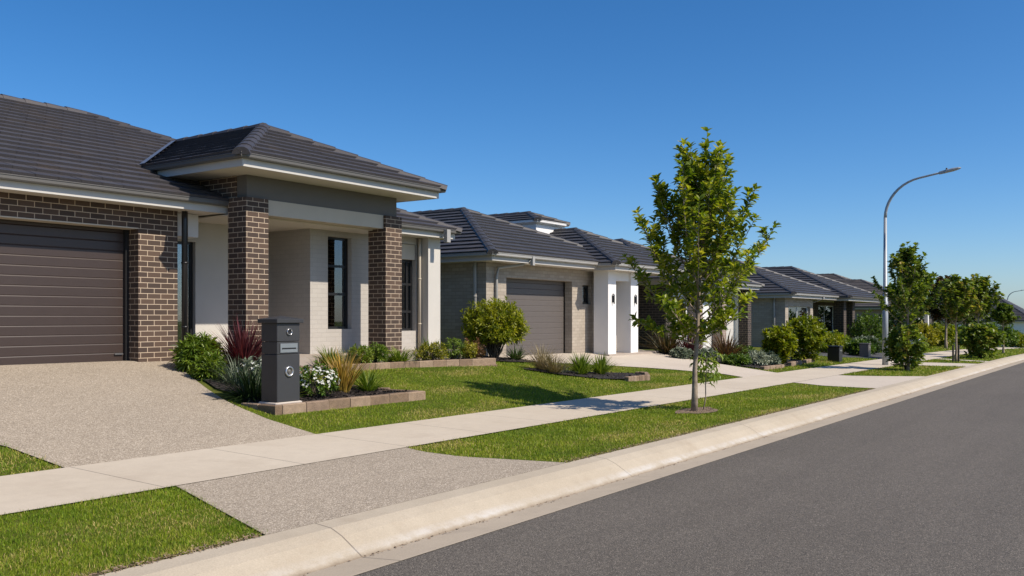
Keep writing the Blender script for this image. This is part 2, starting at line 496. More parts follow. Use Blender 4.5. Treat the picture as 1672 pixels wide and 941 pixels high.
def blades(name, P, az, lean, L, W, tint, mat, parent=None, loc=(0, 0, 0), curl=1.1, segs=4, fold=.25):
    """strap leaves: each starts at P, leans by 'lean' from vertical towards azimuth az and arches over by curl*L-dependent angle"""
    n = len(P)
    k = segs + 1
    h = np.stack([np.cos(az), np.sin(az), np.zeros(n)], 1)
    side = np.stack([-np.sin(az), np.cos(az), np.zeros(n)], 1)
    cur = P.copy(); ang = lean.copy()
    rows = []
    for i in range(k):
        t = i / segs
        w = W * (1 - t) ** .6 * (0.75 + .5 * min(t * 3, 1) * .5) if i < segs else W * .04
        d = h * np.sin(ang)[:, None] + np.array([0, 0, 1.]) * np.cos(ang)[:, None]
        up = np.cross(side, d)
        rows.append(np.stack([cur - side * (w / 2)[:, None] - up * (w * fold)[:, None], cur, cur + side * (w / 2)[:, None] - up * (w * fold)[:, None]], 1))
        cur = cur + d * (L / segs)[:, None]
        ang = ang + curl / segs * (0.5 + t)
    v = np.stack(rows, 1)                     # n,k,3,3
    f = []
    for i in range(segs):
        for j in range(2):
            f += [i * 3 + j, i * 3 + j + 1, (i + 1) * 3 + j + 1, (i + 1) * 3 + j]
    f = np.array(f)
    loops = (f[None] + (np.arange(n) * k * 3)[:, None]).ravel()
    return raw_mesh(name, v.reshape(-1, 3), loops, np.full(n * segs * 2, 4), np.repeat(tint, k * 3), mat, parent, loc)


# ---------------------------------------------------------------- roofs
def clip(poly, a, b, c):
    """keep a*u+b*v<=c"""
    out = []
    n = len(poly)
    for i in range(n):
        p, q = poly[i], poly[(i + 1) % n]
        dp = a * p[0] + b * p[1] - c; dq = a * q[0] + b * q[1] - c
        if dp <= 0: out.append(p)
        if (dp < 0 < dq) or (dq < 0 < dp):
            t = dp / (dp - dq); out.append((p[0] + t * (q[0] - p[0]), p[1] + t * (q[1] - p[1])))
    return out


def tile_slope(mb, pts, tw=.33, tc=.32, lift=.042):
    """cover a planar convex slope (first edge = eave) with stepped tile courses"""
    pts = [Vector(p) for p in pts]
    o = pts[0]; u = (pts[1] - pts[0]).normalized()
    n = (pts[1] - pts[0]).cross(pts[2] - pts[0]).normalized()
    if n.z < 0: n = -n
    v = n.cross(u)
    if v.z < 0: v = -v
    poly = [((p - o).dot(u), (p - o).dot(v)) for p in pts]
    vmax = max(q[1] for q in poly)
    for kk in range(int(vmax / tc) + 1):
        v0, v1 = kk * tc, (kk + 1) * tc
        strip = clip(clip(poly, 0, -1, -v0), 0, 1, v1)
        if len(strip) < 3: continue
        ua, ub = min(q[0] for q in strip), max(q[0] for q in strip)
        sh = (kk % 2) * tw / 2
        i0, i1 = int(math.floor((ua - sh) / tw)), int(math.ceil((ub - sh) / tw))
        for i in range(i0, i1):
            c0, c1 = sh + i * tw, sh + (i + 1) * tw - .004
            cell = clip(clip(strip, -1, 0, -c0), 1, 0, c1)
            if len(cell) < 3: continue
            j = random.uniform(-.0022, .0022); sk = random.uniform(-.003, .003)
            tint = random.random() * .7 + .15 + .15 * (random.random() < .08)
            def pos(q, extra=0.):
                t = (q[1] - v0) / tc; w = (q[0] - c0) / tw
                return o + u * q[0] + v * (q[1] - (.012 if t < .02 else 0)) + n * (lift * (1 - t) + .006 + j + sk * (w - .5) + extra)
            mb.poly([pos(q) for q in cell], tint)
            low = [q for q in cell if q[1] < v0 + 1e-4]
            if len(low) >= 2:
                low.sort(key=lambda q: q[0])
                a, b = low[0], low[-1]
                mb.poly([pos(a), pos(a, -lift - .004), pos(b, -lift - .004), pos(b)], tint * .6)
        # solid sheet below, so no gaps show between tiles
    mb.poly([p - n * .012 for p in pts], .2)


def ridge_caps(mb, A, B, w=.13, h=.055, seg=.42):
    A, B = Vector(A), Vector(B)
    d = B - A; L = d.length; d.normalize()
    s = d.cross(Vector((0, 0, 1))).normalized(); up = s.cross(d)
    k = max(1, int(L / seg))
    st = L / k
    for i in range(k):
        a = A + d * (st * i - .03); b = A + d * (st * (i + 1))
        tint = random.random() * .5
        ra = []
        for p, hh, ww in ((a, h + .022, w + .008), (b, h + .002, w)):
            ra.append([p + s * (ww * x) + up * (hh * z - .045 * (abs(x) > .9)) for x, z in ((-1.05, .05), (-.75, .55), (-.3, .95), (.3, .95), (.75, .55), (1.05, .05))])
        for j in range(5):
            mb.poly([ra[0][j], ra[0][j + 1], ra[1][j + 1], ra[1][j]], tint)
        mb.poly(ra[0], tint); mb.poly(ra[1][::-1], tint)


def ring(mb, x0, x1, y0, y1, prof, sides='lfrb'):
    """sweep a closed profile [(outward, z)] round the rectangle; sides: left -X, front -Y, right +X, back +Y"""
    def rect(o): return dict(lf=(x0 - o, y0 - o), rf=(x1 + o, y0 - o), rb=(x1 + o, y1 + o), lb=(x0 - o, y1 + o))
    seg = dict(f=('lf', 'rf'), r=('rf', 'rb'), b=('rb', 'lb'), l=('lb', 'lf'))
    for sd in sides:
        a, b = seg[sd]
        n = len(prof)
        for i in range(n):
            (o1, z1), (o2, z2) = prof[i], prof[(i + 1) % n]
            r1, r2 = rect(o1), rect(o2)
            mb.poly([(*r1[a], z1), (*r1[b], z1), (*r2[b], z2), (*r2[a], z2)])
        for e in (a, b):
            mb.poly([(*rect(o)[e], z) for o, z in prof])


def hip_roof(parent, x0, x1, y0, y1, zs, zt, pitch, tile, back='hip', clipx=None, sides='lfrb', gut='gutter', fas='fascia', tw=.33, cap=True):
    """fascia rectangle x0..x1,y0..y1 with soffit zs and gutter top zt; ridge along the longer side"""
    e = .085                                    # tiles reach over the gutter
    X0, X1, Y0, Y1 = x0 - e, x1 + e, y0 - e, y1 + e
    z = zt + .005
    w, d = X1 - X0, Y1 - Y0
    mt, mc = MB(), MB()
    A, B, C_, D_ = (X0, Y0, z), (X1, Y0, z), (X1, Y1, z), (X0, Y1, z)
    if back == 'gable' or d >= w:               # ridge along Y
        h = w / 2; zr = z + h * pitch; xm = (X0 + X1) / 2
        r0 = (xm, Y0 + h, zr); r1 = (xm, Y1 if back == 'gable' else Y1 - h, zr)
        slopes = [[A, B, r0], [D_, A, r0, r1]]
        if clipx is None:
            slopes.append([B, C_, r1, r0])
            ridges = [(B, r0)]
        else:                                   # gable end at clipx, right of the ridge
            zc = z + (X1 - clipx) * pitch
            P0 = (clipx, Y0 + 0., z); P1 = (clipx, Y0 + (X1 - clipx), zc); P2 = (clipx, r1[1], zc)
            slopes[0] = [A, P0, P1, r0]
            slopes.append([P1, P2, r1, r0])
            mg = MB(); mg.poly([(clipx, Y0, z - .02), (clipx, r1[1], z - .02), P2, P1]); mg.build('gable_wall', M['fascia'], parent)
            ridges = [(P1, r0)]
        ridges = [(A, r0)] + ridges + [(r0, r1)]
        if back == 'hip':
            slopes.append([C_, D_, r1]); ridges += [(D_, r1), (C_, r1)]
    else:                                       # ridge along X
        h = d / 2; zr = z + h * pitch; ym = (Y0 + Y1) / 2
        r0 = (X0 + h, ym, zr); r1 = (X1 - h, ym, zr)
        slopes = [[A, B, r1, r0], [D_, A, r0], [B, C_, r1], [C_, D_, r0, r1]]
        ridges = [(A, r0), (D_, r0), (B, r1), (C_, r1), (r0, r1)]
    for sl in slopes: tile_slope(mt, sl, tw)
    roof = mt.build('roof', M[tile], parent)
    if cap:
        for a, b in ridges: ridge_caps(mc, a, b)
        mc.build('ridge_cap', M[tile], roof)
    cx = clipx if clipx is not None else x1
    mf = MB(); ring(mf, x0, cx, y0, y1, [(0, zs), (0, zt - .01), (-.03, zt - .01), (-.03, zs)], sides)
    mf.build('fascia', M[fas], parent)
    mg = MB(); ring(mg, x0, cx, y0, y1, [(.003, zt - .078), (.088, zt - .078), (.100, zt - .060), (.102, zt - .016), (.112, zt - .012), (.112, zt), (.102, zt), (.094, zt - .03), (.003, zt - .03)], sides)
    mg.build('gutter', M[gut], parent)
    ms = MB(); ms.box(x0 + .03, cx - .03, y0 + .03, y1 - .03, zs + .006, zs + .02); ms.build('soffit', M['soffit'], parent)
    return roof


# ---------------------------------------------------------------- wall pieces
def wall_y(mb, x0, x1, y, t, z0, z1, holes=()):
    """wall parallel to the street: outer face at y, thickness t (inwards, +Y), with rectangular openings (xa,xb,za,zb)"""
    xs = sorted({x0, x1, *[h[0] for h in holes], *[h[1] for h in holes]}); zs = sorted({z0, z1, *[h[2] for h in holes], *[h[3] for h in holes]})
    xs = [x for x in xs if x0 <= x <= x1]; zs = [z for z in zs if z0 <= z <= z1]
    for xa, xb in zip(xs, xs[1:]):
        for za, zb in zip(zs, zs[1:]):
            mx, mz = (xa + xb) / 2, (za + zb) / 2
            if any(h[0] < mx < h[1] and h[2] < mz < h[3] for h in holes): continue
            mb.poly([(xa, y, za), (xb, y, za), (xb, y, zb), (xa, y, zb)])
            mb.poly([(xa, y + t, za), (xa, y + t, zb), (xb, y + t, zb), (xb, y + t, za)])
    for xa, xb, za, zb in holes:
        mb.poly([(xa, y, za), (xa, y, zb), (xa, y + t, zb), (xa, y + t, za)])
        mb.poly([(xb, y, za), (xb, y + t, za), (xb, y + t, zb), (xb, y, zb)])
        mb.poly([(xa, y, zb), (xb, y, zb), (xb, y + t, zb), (xa, y + t, zb)])
        mb.poly([(xa, y, za), (xa, y + t, za), (xb, y + t, za), (xb, y, za)])
    for x in (x0, x1): mb.poly([(x, y, z0), (x, y + t, z0), (x, y + t, z1), (x, y, z1)])
    mb.poly([(x0, y, z1), (x1, y, z1), (x1, y + t, z1), (x0, y + t, z1)])


def wall_x(mb, x, t, y0, y1, z0, z1):
    """wall running back from the street, outer face at x, thickness t (towards +X; negative for a right-hand wall)"""
    mb.box(min(x, x + t), max(x, x + t), y0, y1, z0, z1)


def window(parent, x0, x1, y, z0, z1, bars=(), fr='frame', blind=None, depth=.06, mull=(), w=.05):
    """frame with panes set at y; bars = heights of horizontal rails"""
    m = MB()
    m.box(x0, x0 + w, y, y + depth, z0, z1); m.box(x1 - w, x1, y, y + depth, z0, z1)
    m.box(x0 + w, x1 - w, y, y + depth, z1 - w, z1); m.box(x0 + w, x1 - w, y - .01, y + depth, z0, z0 + w)
    for b in bars: m.box(x0 + w, x1 - w, y, y + depth, b - w / 2, b + w / 2)
    for q in mull: m.box(q - w / 2, q + w / 2, y + .003, y + depth - .003, z0 + w, z1 - w)
    f = m.build('window', M[fr], parent)
    p = MB(); p.box(x0 + w * .6, x1 - w * .6, y + .025, y + .031, z0 + w * .6, z1 - w * .6); p.build('pane', M['glass'], f)
    if blind:
        bm = MB(); za, zb, kind = blind
        if kind == 'slats':
            z = za
            while z < zb:
                bm.poly([(x0 + w, y + .16, z), (x1 - w, y + .16, z), (x1 - w, y + .13, z + .035), (x0 + w, y + .13, z + .035)]); z += .05
            bm.build('blind', M['blind'], f)
        else:
            n = int((x1 - x0) / .06) + 2
            xs = [x0 + (x1 - x0) * i / n for i in range(n + 1)]
            for i in range(n):
                bm.poly([(xs[i], y + .15 + .03 * (i % 2), za), (xs[i + 1], y + .15 + .03 * ((i + 1) % 2), za), (xs[i + 1], y + .15 + .03 * ((i + 1) % 2), zb), (xs[i], y + .15 + .03 * (i % 2), zb)])
            bm.build('curtain', M['curtain'], f)
    return f


def garage_door(parent, x0, x1, y, z0, z1, mat, pitch=.149, handle=True):
    m = MB(); n = max(1, round((z1 - z0) / pitch)); h = (z1 - z0) / n
    for i in range(n):
        a = z0 + i * h; b = a + h
        pr = [(y + .009, a), (y + .001, a + .003), (y, a + .008), (y, b - .018), (y + .009, b)]
        for (ya, za), (yb, zb) in zip(pr, pr[1:]):
            m.poly([(x0, ya, za), (x1, ya, za), (x1, yb, zb), (x0, yb, zb)])
    m.box(x0, x1, y + .013, y + .05, z0, z1)
    d = m.build('garage_door', M[mat], parent)
    if handle:
        hb = MB().box(x1 - .16, x1 - .02, y - .028, y - .008, z0 + .115, z0 + .14); hb.box(x1 - .15, x1 - .13, y - .01, y, z0 + .115, z0 + .14); hb.box(x1 - .05, x1 - .03, y - .01, y, z0 + .115, z0 + .14)
        hb.build('door_handle', M['steel'], d)
    return d


def downpipe(parent, pts, mat, r=.045):
    m = MB(); m.tube(pts, r, 10)
    for p in pts[1:]:
        pass
    a, b = Vector(pts[-2]), Vector(pts[-1])
    for t in (.3, .75):
        q = a.lerp(b, t); m.tube([q - Vector((0, 0, .015)), q + Vector((0, 0, .015))], r + .008, 10)
    return m.build('downpipe', M[mat], parent)


def entry_door(parent, x0, x1, y, z0, z1, mat='entry'):
    m = MB(); m.box(x0, x1, y, y + .05, z0, z1)
    for i in range(4):
        a = z0 + .15 + i * (z1 - z0 - .2) / 4
        m.box(x0 + .12, x1 - .12, y - .012, y, a, a + .28)
    d = m.build('entry_door', M[mat], parent)
    MB().tube([(x0 + .07, y - .05, z0 + .75), (x0 + .07, y - .05, z0 + 1.35)], .013, 8).build('door_handle', M['steel'], d)
    return d

# ---------------------------------------------------------------- ground, road, paths
def lin(a, b, st): return list(np.arange(a, b - 1e-6, st)) + [b]


def sheet(name, xs, ys, off, mat, zfun=g, kind='structure', label=None, cat=None, skirt=0.):
    mb_v = []; f = []
    nx, ny = len(xs), len(ys)
    for y in ys:
        for x in xs: mb_v.append((x, y, zfun(x, y) + off))
    for j in range(ny - 1):
        for i in range(nx - 1):
            f.append((j * nx + i, j * nx + i + 1, (j + 1) * nx + i + 1, (j + 1) * nx + i))
    me = bpy.data.meshes.new(name); me.from_pydata(mb_v, [], f); me.materials.append(mat)
    o = bpy.data.objects.new(name, me); COL.objects.link(o)
    return tag(o, label, cat, kind=kind)


def bounds_at(poly, y):
    xs = []
    n = len(poly)
    for i in range(n):
        (xa, ya), (xb, yb) = poly[i], poly[(i + 1) % n]
        if (ya <= y < yb) or (yb <= y < ya): xs.append(xa + (y - ya) / (yb - ya) * (xb - xa))
    return xs


def drape(name, left, right, off, mat, nx=10, ny=40, **kw):
    """strip between two polylines given as [(x,y)] with increasing y, laid on the terrain"""
    def at(pl, y):
        for (xa, ya), (xb, yb) in zip(pl, pl[1:]):
            if ya <= y <= yb: return xa + (y - ya) / (yb - ya + 1e-9) * (xb - xa)
        return pl[-1][0] if y > pl[-1][1] else pl[0][0]
    y0, y1 = max(left[0][1], right[0][1]), min(left[-1][1], right[-1][1])
    ys = sorted(set(lin(y0, y1, (y1 - y0) / ny)) | {q for q in (PATH0, PATH1, KBACK, FRONT) if y0 < q < y1})
    v = []; f = []
    for y in ys:
        a, b = at(left, y), at(right, y)
        for i in range(nx + 1):
            x = a + (b - a) * i / nx; v.append((x, y, g(x, y) + off))
    for j in range(len(ys) - 1):
        for i in range(nx):
            q = j * (nx + 1) + i; f.append((q, q + 1, q + nx + 2, q + nx + 1))
    me = bpy.data.meshes.new(name); me.from_pydata(v, [], f); me.materials.append(mat)
    o = bpy.data.objects.new(name, me); COL.objects.link(o)
    return tag(o, **kw)


XF = [-3000, -800, -250, -90] + lin(-40, 0, 8) + lin(1, 60, 1.) + lin(64, 124, 4) + [140, 180, 260, 420, 900, 3000]
YF = [-3000, -700, -200, -60, -30, -14] + [-8.2, -6.72, -4.9, -4.7, -4.0, 0, 4.0, 4.7, 4.9, 5.5, 6.1, PATH0, 7.4, PATH1] + lin(8.6, FRONT, .4) + [14, 16, 20, 26, 40, 80, 200, 700, 3000]
sheet('ground', XF, YF, 0., M['lawn'], lambda x, y: g(x, y) - (.16 if abs(y) < 4.8 else .004), label='mown suburban lawn ground running past every house', cat='ground')
XR = [-300, -90] + lin(-40, 0, 8) + lin(1, 60, 1.) + lin(64, 124, 4) + [140, 180, 300]
sheet('road', XR, lin(-ROAD, ROAD, ROAD / 6), .0, M['asphalt'], label='grey asphalt road running down the street', cat='road')
sheet('gutter_channel', XR, [ROAD - .02, ROAD, (ROAD + JOINT) / 2, JOINT], .004, M['gutterc'], label='flat concrete drainage channel along the road edge', cat='channel')


def kerbz(x, y):
    # rounded mountable kerb, slightly lowered at the crossovers
    prof = [(JOINT, -.03), (JOINT + .03, -.012), (JOINT + .20, .088), (JOINT + .27, .116), (KTOP, .130), (KBACK, .143)]
    for (ya, za), (yb, zb) in zip(prof, prof[1:]):
        if ya <= y <= yb + 1e-9: return base(x) + za + (y - ya) / (yb - ya) * (zb - za)
    return g(x, y)


sheet('kerb', XR, [JOINT, JOINT + .03, JOINT + .10, JOINT + .20, JOINT + .235, JOINT + .27, KTOP, KBACK], .004, M['kerb'], kerbz, label='pale rolled concrete kerb along the near side of the road', cat='kerb')
sheet('far_kerb', XR, [-KBACK, -KTOP, -JOINT, -ROAD + .02], .004, M['kerb'], label='pale concrete kerb across the road', cat='kerb')
sheet('footpath', XR, [PATH0, (PATH0 + PATH1) / 2, PATH1], .012, M['path'], label='pale concrete footpath in front of the gardens', cat='footpath')

# driveways
drape('driveway', [(4.49, PATH1), (4.40, 9.2), (3.3, 10.5), (3.2, 13.4)],
      [(7.59, PATH1), (7.59, 9.08), (7.68, 9.64), (7.80, 10.2), (8.05, 10.91), (8.30, 11.53), (8.74, 12.6), (8.95, 13.1), (8.95, 13.4)], .010, M['aggregate'], kind='structure',
      label='exposed aggregate driveway up to the brown garage door', cat='driveway')
drape('driveway_crossover', [(4.06, KBACK), (4.64, PATH0)], [(7.95, KBACK), (7.50, 5.9), (7.46, 6.45), (7.56, PATH0)], .008, M['aggregate'], nx=8, ny=10, kind='structure',
      label='exposed aggregate crossover between kerb and footpath', cat='driveway')
drape('driveway', [(21.8, PATH1), (21.95, 8.81), (21.3, 9.84), (20.74, 10.45), (19.92, 11.15), (18.9, 11.9), (18.3, 12.4), (18.3, 13.6)],
      [(24.3, PATH1), (24.6, 9.5), (24.9, 10.9), (25.5, 12.1), (26.1, 12.7), (26.1, 13.6)], .010, M['drive2'], kind='structure', label='pale concrete driveway curving up to the grey garage door', cat='driveway')
drape('driveway_crossover', [(21.05, KBACK), (20.75, 5.9), (21.0, 6.5), (21.1, PATH0)], [(26.6, KBACK), (25.5, 5.8), (24.9, 6.4), (24.8, PATH0)], .008, M['drive2'], nx=8, ny=10, kind='structure',
      label='pale concrete crossover past the first street tree', cat='driveway')
drape('driveway_crossover', [(33.4, KBACK), (32.6, 6.1), (32.2, PATH0)], [(36.0, KBACK), (35.2, 6.1), (34.6, PATH0)], .008, M['drive2'], nx=6, ny=8, kind='structure',
      label='pale concrete crossover beyond the street lamp', cat='driveway')
drape('driveway_crossover', [(37.9, KBACK), (38.1, 6.1), (38.3, PATH0)], [(38.7, KBACK), (38.9, 6.1), (39.2, PATH0)], .008, M['drive2'], nx=6, ny=8, kind='structure',
      label='narrow pale crossover beside the staked street tree', cat='driveway')
drape('driveway', [(36.2, PATH1), (34.4, 9.6), (34.2, 11.), (34.0, 12.2)], [(41.5, PATH1), (41.5, 9.4), (40.8, 10.6), (40.6, 12.2)], .010, M['asphalt2'], kind='structure',
      label='dark grey driveway behind the black letterbox', cat='driveway')

# ---------------------------------------------------------------- house with the brick portico (nearest)
z1 = .88
H = thing('brick_house', (9.0, 13.1, z1), 'nearest house, dark brick garage and tall brick-columned entry portico', 'house', 'houses along the street')
hip_roof(H, -4., 15.9, 12.7, 23.7, 3.345, 3.54, .414, 'tile')
pr = hip_roof(H, 9.15, 13.95, 11.55, 17.2, 3.965, 4.165, .445, 'tile', back='gable', sides='lfr')
pr['label'] = 'raised hipped roof over the entry portico'
# valley flashing between the two roofs
for sx, xe, xr in ((1, 9.05, 11.55), (-1, 14.05, 11.55)):
    a = Vector((xe, 14.16, 4.17)); b = Vector((xr, 16.86, 5.285))
    m = MB()
    for o1, o2 in ((-.16, .0), (.0, .16)):
        # left wing lies on the main slope, right wing on the portico slope
        def off(o):
            return Vector((o * -sx, 0, .058)) if o < 0 else Vector((0, -o, .062))
        m.poly([a + off(o1), a + off(o2) if o2 else a + Vector((0, 0, .04)), b + off(o2) if o2 else b + Vector((0, 0, .04)), b + off(o1)])
    m.build('valley_flashing', M['flashing'], H)
m = MB(); wall_y(m, -3.5, 9.07, 13.1, .3, .35, 3.36, [(3.4, 8.36, .2, 3.02)]); wall_x(m, 9.07, -.24, 13.401, 14.6, .35, 3.36)
m.build('brick_wall', M['brick'], H)
MB().box(3.402, 8.358, 13.092, 13.38, 3.000, 3.018).build('lintel', M['render_beam'], H)
m = MB(); m.box(3.4, 8.36, 13.39, 13.44, z1 - .3, z1 + .004); m.build('garage_sill', M['slabc'], H)
garage_door(H, 3.38, 8.30, 13.42, z1 + .005, 3.1, 'door_brown')
MB().box(8.30, 8.36, 13.36, 13.5, z1, 3.1).build('door_jamb', M['frame'], H)
m = MB(); wall_y(m, 9.08, 11.0, 14.0, .2, .35, 3.36, [(9.45, 10.06, .95, 2.95)]); m.build('rendered_wall', M['render_pale'], H)
m = MB(); wall_y(m, 11.0, 12.06, 14.4, .2, .35, 3.36, [(11.1, 12.0, .88, 2.98)]); wall_x(m, 11.0, -.2, 14.201, 14.6, .35, 3.36); wall_x(m, 12.06, .2, 13.401, 14.4, .35, 3.36)
wall_y(m, 12.06, 15.67, 13.2, .2, .35, 3.36, [(12.52, 13.17, 1.36, 3.2), (14.3, 15.15, 1.30, 3.2)]); wall_x(m, 15.67, -.2, 13.401, 23.2, .2, 3.36)
m.build('pale_wall', M['brick_white'], H)
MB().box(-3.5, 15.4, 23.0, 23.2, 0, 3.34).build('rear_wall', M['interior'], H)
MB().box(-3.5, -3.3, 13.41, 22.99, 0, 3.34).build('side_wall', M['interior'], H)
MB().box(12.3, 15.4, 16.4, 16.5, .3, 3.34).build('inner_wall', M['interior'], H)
MB().box(15.25, 15.665, 12.93, 13.198, .35, 3.36).build('pier', M['render_pale'], H)
MB().box(14.32, 15.13, 13.215, 13.29, 2.86, 3.19).build('window_head', M['render_beam'], H)
MB().box(9.10, 9.58, 13.25, 13.99, 2.96, 3.344).build('bulkhead', M['render_white'], H)
window(H, 9.45, 10.06, 14.08, .95, 2.95)
window(H, 12.52, 13.17, 13.31, 1.36, 3.2, (2.06, 2.62), blind=(1.4, 2.03, 'slats'))
window(H, 14.3, 15.15, 13.31, 1.30, 2.86, (1.72, 2.32), blind=(1.34, 1.7, 'slats'), mull=(14.98,))
entry_door(H, 11.1, 12.0, 14.48, .88, 2.98)
MB().box(9.1, 15.72, 12.02, 14.4, .2, .885).build('porch_slab', M['slabc'], H)
for x in (9.70, 13.05):
    m = MB(); m.bevbox(x, x + .47, 12.15, 12.62, .40, 3.59, b=.004); m.build('brick_column', M['brick'], H)
MB().box(10.172, 13.048, 12.21, 12.5, 3.33, 3.590).build('beam', M['render_beam'], H)
MB().box(9.78, 13.45, 12.23, 12.48, 3.592, 3.975).build('portico_panel', M['panel_dark'], H)
m = MB(); m.box(9.76, 10.05, 12.482, 14.6, 3.40, 3.98); m.build('portico_side', M['brick'], H)
m = MB(); m.box(13.17, 13.46, 12.482, 14.6, 3.40, 3.98); m.build('portico_side', M['render_beam'], H)
MB().box(9.72, 13.5, 12.502, 14.39, 3.31, 3.328).build('porch_ceiling', M['soffit'], H)
downpipe(H, [(9.15, 13.02, 3.35), (9.15, 13.02, 3.2), (9.15, 13.02, .85)], 'frame', .05)
m = MB(); m.box(15.38, 15.50, 12.50, 12.60, 3.24, 3.52); m.build('rainhead', M['gutter_pale'], H)
downpipe(H, [(15.19, 13.13, 3.34), (15.19, 13.13, 3.1), (15.19, 13.13, .9)], 'render_beam', .035)
MB().tube([(14.0, 13.9, 4.02), (14.1, 13.5, 3.98), (14.25, 13.25, 3.86)], .02, 6).build('flue', M['black'], H)

# ---------------------------------------------------------------- second house: white piers
z2 = .56
H = thing('brick_house', (21.0, 13.2, z2), 'beige brick house with grey garage door and two white entry piers', 'house', 'houses along the street')
hip_roof(H, 17.3, 25.1, 12.7, 22., 2.95, 3.14, .414, 'tile_blue', back='gable', sides='lfr', gut='gutter_pale', fas='fascia_pale')
hip_roof(H, 22.32, 28.7, 12.12, 22.5, 2.92, 3.11, .414, 'tile_blue', back='gable', clipx=26.6, sides='lf', gut='gutter_pale', fas='fascia_pale')
# small raised box behind the valley
m = MB(); m.box(24.35, 25.95, 16.1, 19.6, 3.3, 4.66); m.build('raised_box', M['render_white'], H)
hip_roof(H, 24.28, 26.02, 16.03, 20., 4.62, 4.73, .36, 'tile_blue', back='gable', sides='lfr', gut='render_white', fas='render_white')
m = MB(); wall_y(m, 17.75, 23.9, 13.2, .24, .1, 2.985, [(18.6, 21.8, .2, 2.60), (22.37, 22.86, 1.97, 2.52)]); wall_x(m, 17.75, .24, 13.441, 22, .1, 2.985)
wall_y(m, 23.9, 26.2, 14.0, .24, .1, 2.985, [(24.2, 25.2, .55, 2.6)]); wall_x(m, 26.2, -.24, 14.241, 22, .1, 2.985)
m.build('brick_wall', M['brick_beige'], H)
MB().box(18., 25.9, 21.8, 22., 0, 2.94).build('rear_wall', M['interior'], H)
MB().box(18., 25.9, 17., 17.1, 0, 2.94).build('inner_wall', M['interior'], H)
garage_door(H, 18.58, 21.76, 13.46, z2 - .02, 2.66, 'door_grey', handle=False)
MB().box(18.58, 21.82, 13.42, 13.5, z2 - .3, z2 + .01).build('garage_sill', M['slabc'], H)
window(H, 22.37, 22.86, 13.3, 1.97, 2.52)
entry_door(H, 24.2, 25.2, 14.12, z2, 2.6)
for x, yy in ((22.62, 12.5), (24.0, 12.5)):
    c = MB().box(x, x + .47, yy, yy + .47, .25, 2.94).build('pier', M['render_white'], H)
    m = MB(); m.box(x + .21, x + .27, yy - .03, yy - .002, 2.02, 2.22); m.tube([(x + .24, yy - .02, 2.26), (x + .24, yy - .06, 2.24), (x + .24, yy - .06, 1.98)], .02, 8); m.build('wall_light', M['frame'], c)
MB().box(23.092, 23.998, 12.56, 12.9, 2.66, 2.94).build('beam', M['render_white'], H)
MB().box(22.5, 26.2, 12.4, 14.0, .0, z2 - .02).build('porch_slab', M['slabc'], H)
downpipe(H, [(17.70, 13.5, 2.98), (17.69, 13.5, 2.8), (17.69, 13.5, .5)], 'gutter_pale')
downpipe(H, [(18.9, 12.66, 3.03), (18.8, 12.85, 2.92), (18.15, 13.12, 2.82), (18.1, 13.14, 2.6), (18.1, 13.14, .5)], 'gutter_pale', .036)
MB().box(18.88, 18.98, 12.58, 12.66, 2.9, 3.12).build('rainhead', M['gutter_pale'], H)

# ---------------------------------------------------------------- third house: charcoal brick, behind the street tree
z3 = .44
H = thing('brick_house', (31.0, 13.07, z3), 'charcoal brick house partly hidden behind the first street tree', 'house', 'houses along the street')
hip_roof(H, 27.2, 35.3, 12.62, 21., 2.68, 2.87, .414, 'tile_blue', gut='gutter_pale', fas='fascia_pale')
m = MB(); wall_y(m, 27.6, 28.15, 13.07, .24, 0, 2.71); wall_x(m, 27.6, .24, 13.311, 20.5, 0, 2.71); m.build('brick_wall', M['brick_black'], H)
m = MB(); wall_y(m, 28.15, 35.0, 13.25, .24, 0, 2.71, [(28.4, 29.6, .9, 2.3), (30.1, 31.0, .45, 2.5), (32.4, 34.6, .3, 2.45)]); wall_x(m, 35., -.24, 13.491, 20.5, 0, 2.71); m.build('pale_wall', M['render_white'], H)
for x in (29.75, 31.95): MB().box(x, x + .4, 12.85, 13.249, .1, 2.7).build('brick_column', M['brick_pink'], H)
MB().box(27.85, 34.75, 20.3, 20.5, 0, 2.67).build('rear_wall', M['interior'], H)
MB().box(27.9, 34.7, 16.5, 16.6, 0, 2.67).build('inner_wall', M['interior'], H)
window(H, 28.4, 29.6, 13.32, .9, 2.3, fr='frame_white', mull=(29.0,), blind=(.95, 2.25, 'curtain'))
entry_door(H, 30.1, 31.0, 13.35, z3, 2.5)
garage_door(H, 32.38, 34.62, 13.42, z3 - .1, 2.5, 'door_white', handle=False)
m = MB(); m.box(34.62, 35.0, 12.86, 13.249, .0, 2.66); m.build('wing_wall', M['brick_black'], H)

# ---------------------------------------------------------------- fourth house: beige side wall, curtained window, brick porch columns
z4 = .27
H = thing('brick_house', (41.0, 12.3, z4), 'beige house with curtained front window and dark brick porch columns', 'house', 'houses along the street')
hip_roof(H, 37.1, 45.1, 11.9, 21., 2.40, 2.59, .414, 'tile_blue', back='gable', sides='lfr', gut='gutter_pale', fas='fascia_pale')
hip_roof(H, 43.8, 51.7, 11.4, 21.5, 2.37, 2.56, .414, 'tile_blue', back='gable', sides='lfr', gut='gutter', fas='fascia_pale')
m = MB(); wall_x(m, 37.45, .24, 12.541, 20.5, -.2, 2.43)
wall_y(m, 37.45, 41.3, 12.3, .24, -.2, 2.43, [(37.85, 40.9, .1, 2.06)]); wall_x(m, 41.3, -.24, 12.541, 13.6, -.2, 2.43); m.build('brick_wall', M['brick_beige'], H)
m = MB(); wall_y(m, 41.06, 51.3, 13.6, .2, -.2, 2.43, [(43.2, 44.2, .2, 2.3), (46.6, 49.6, .8, 2.2)]); wall_x(m, 51.3, -.24, 13.801, 20.5, -.3, 2.43); m.build('dark_wall', M['brick_black'], H)
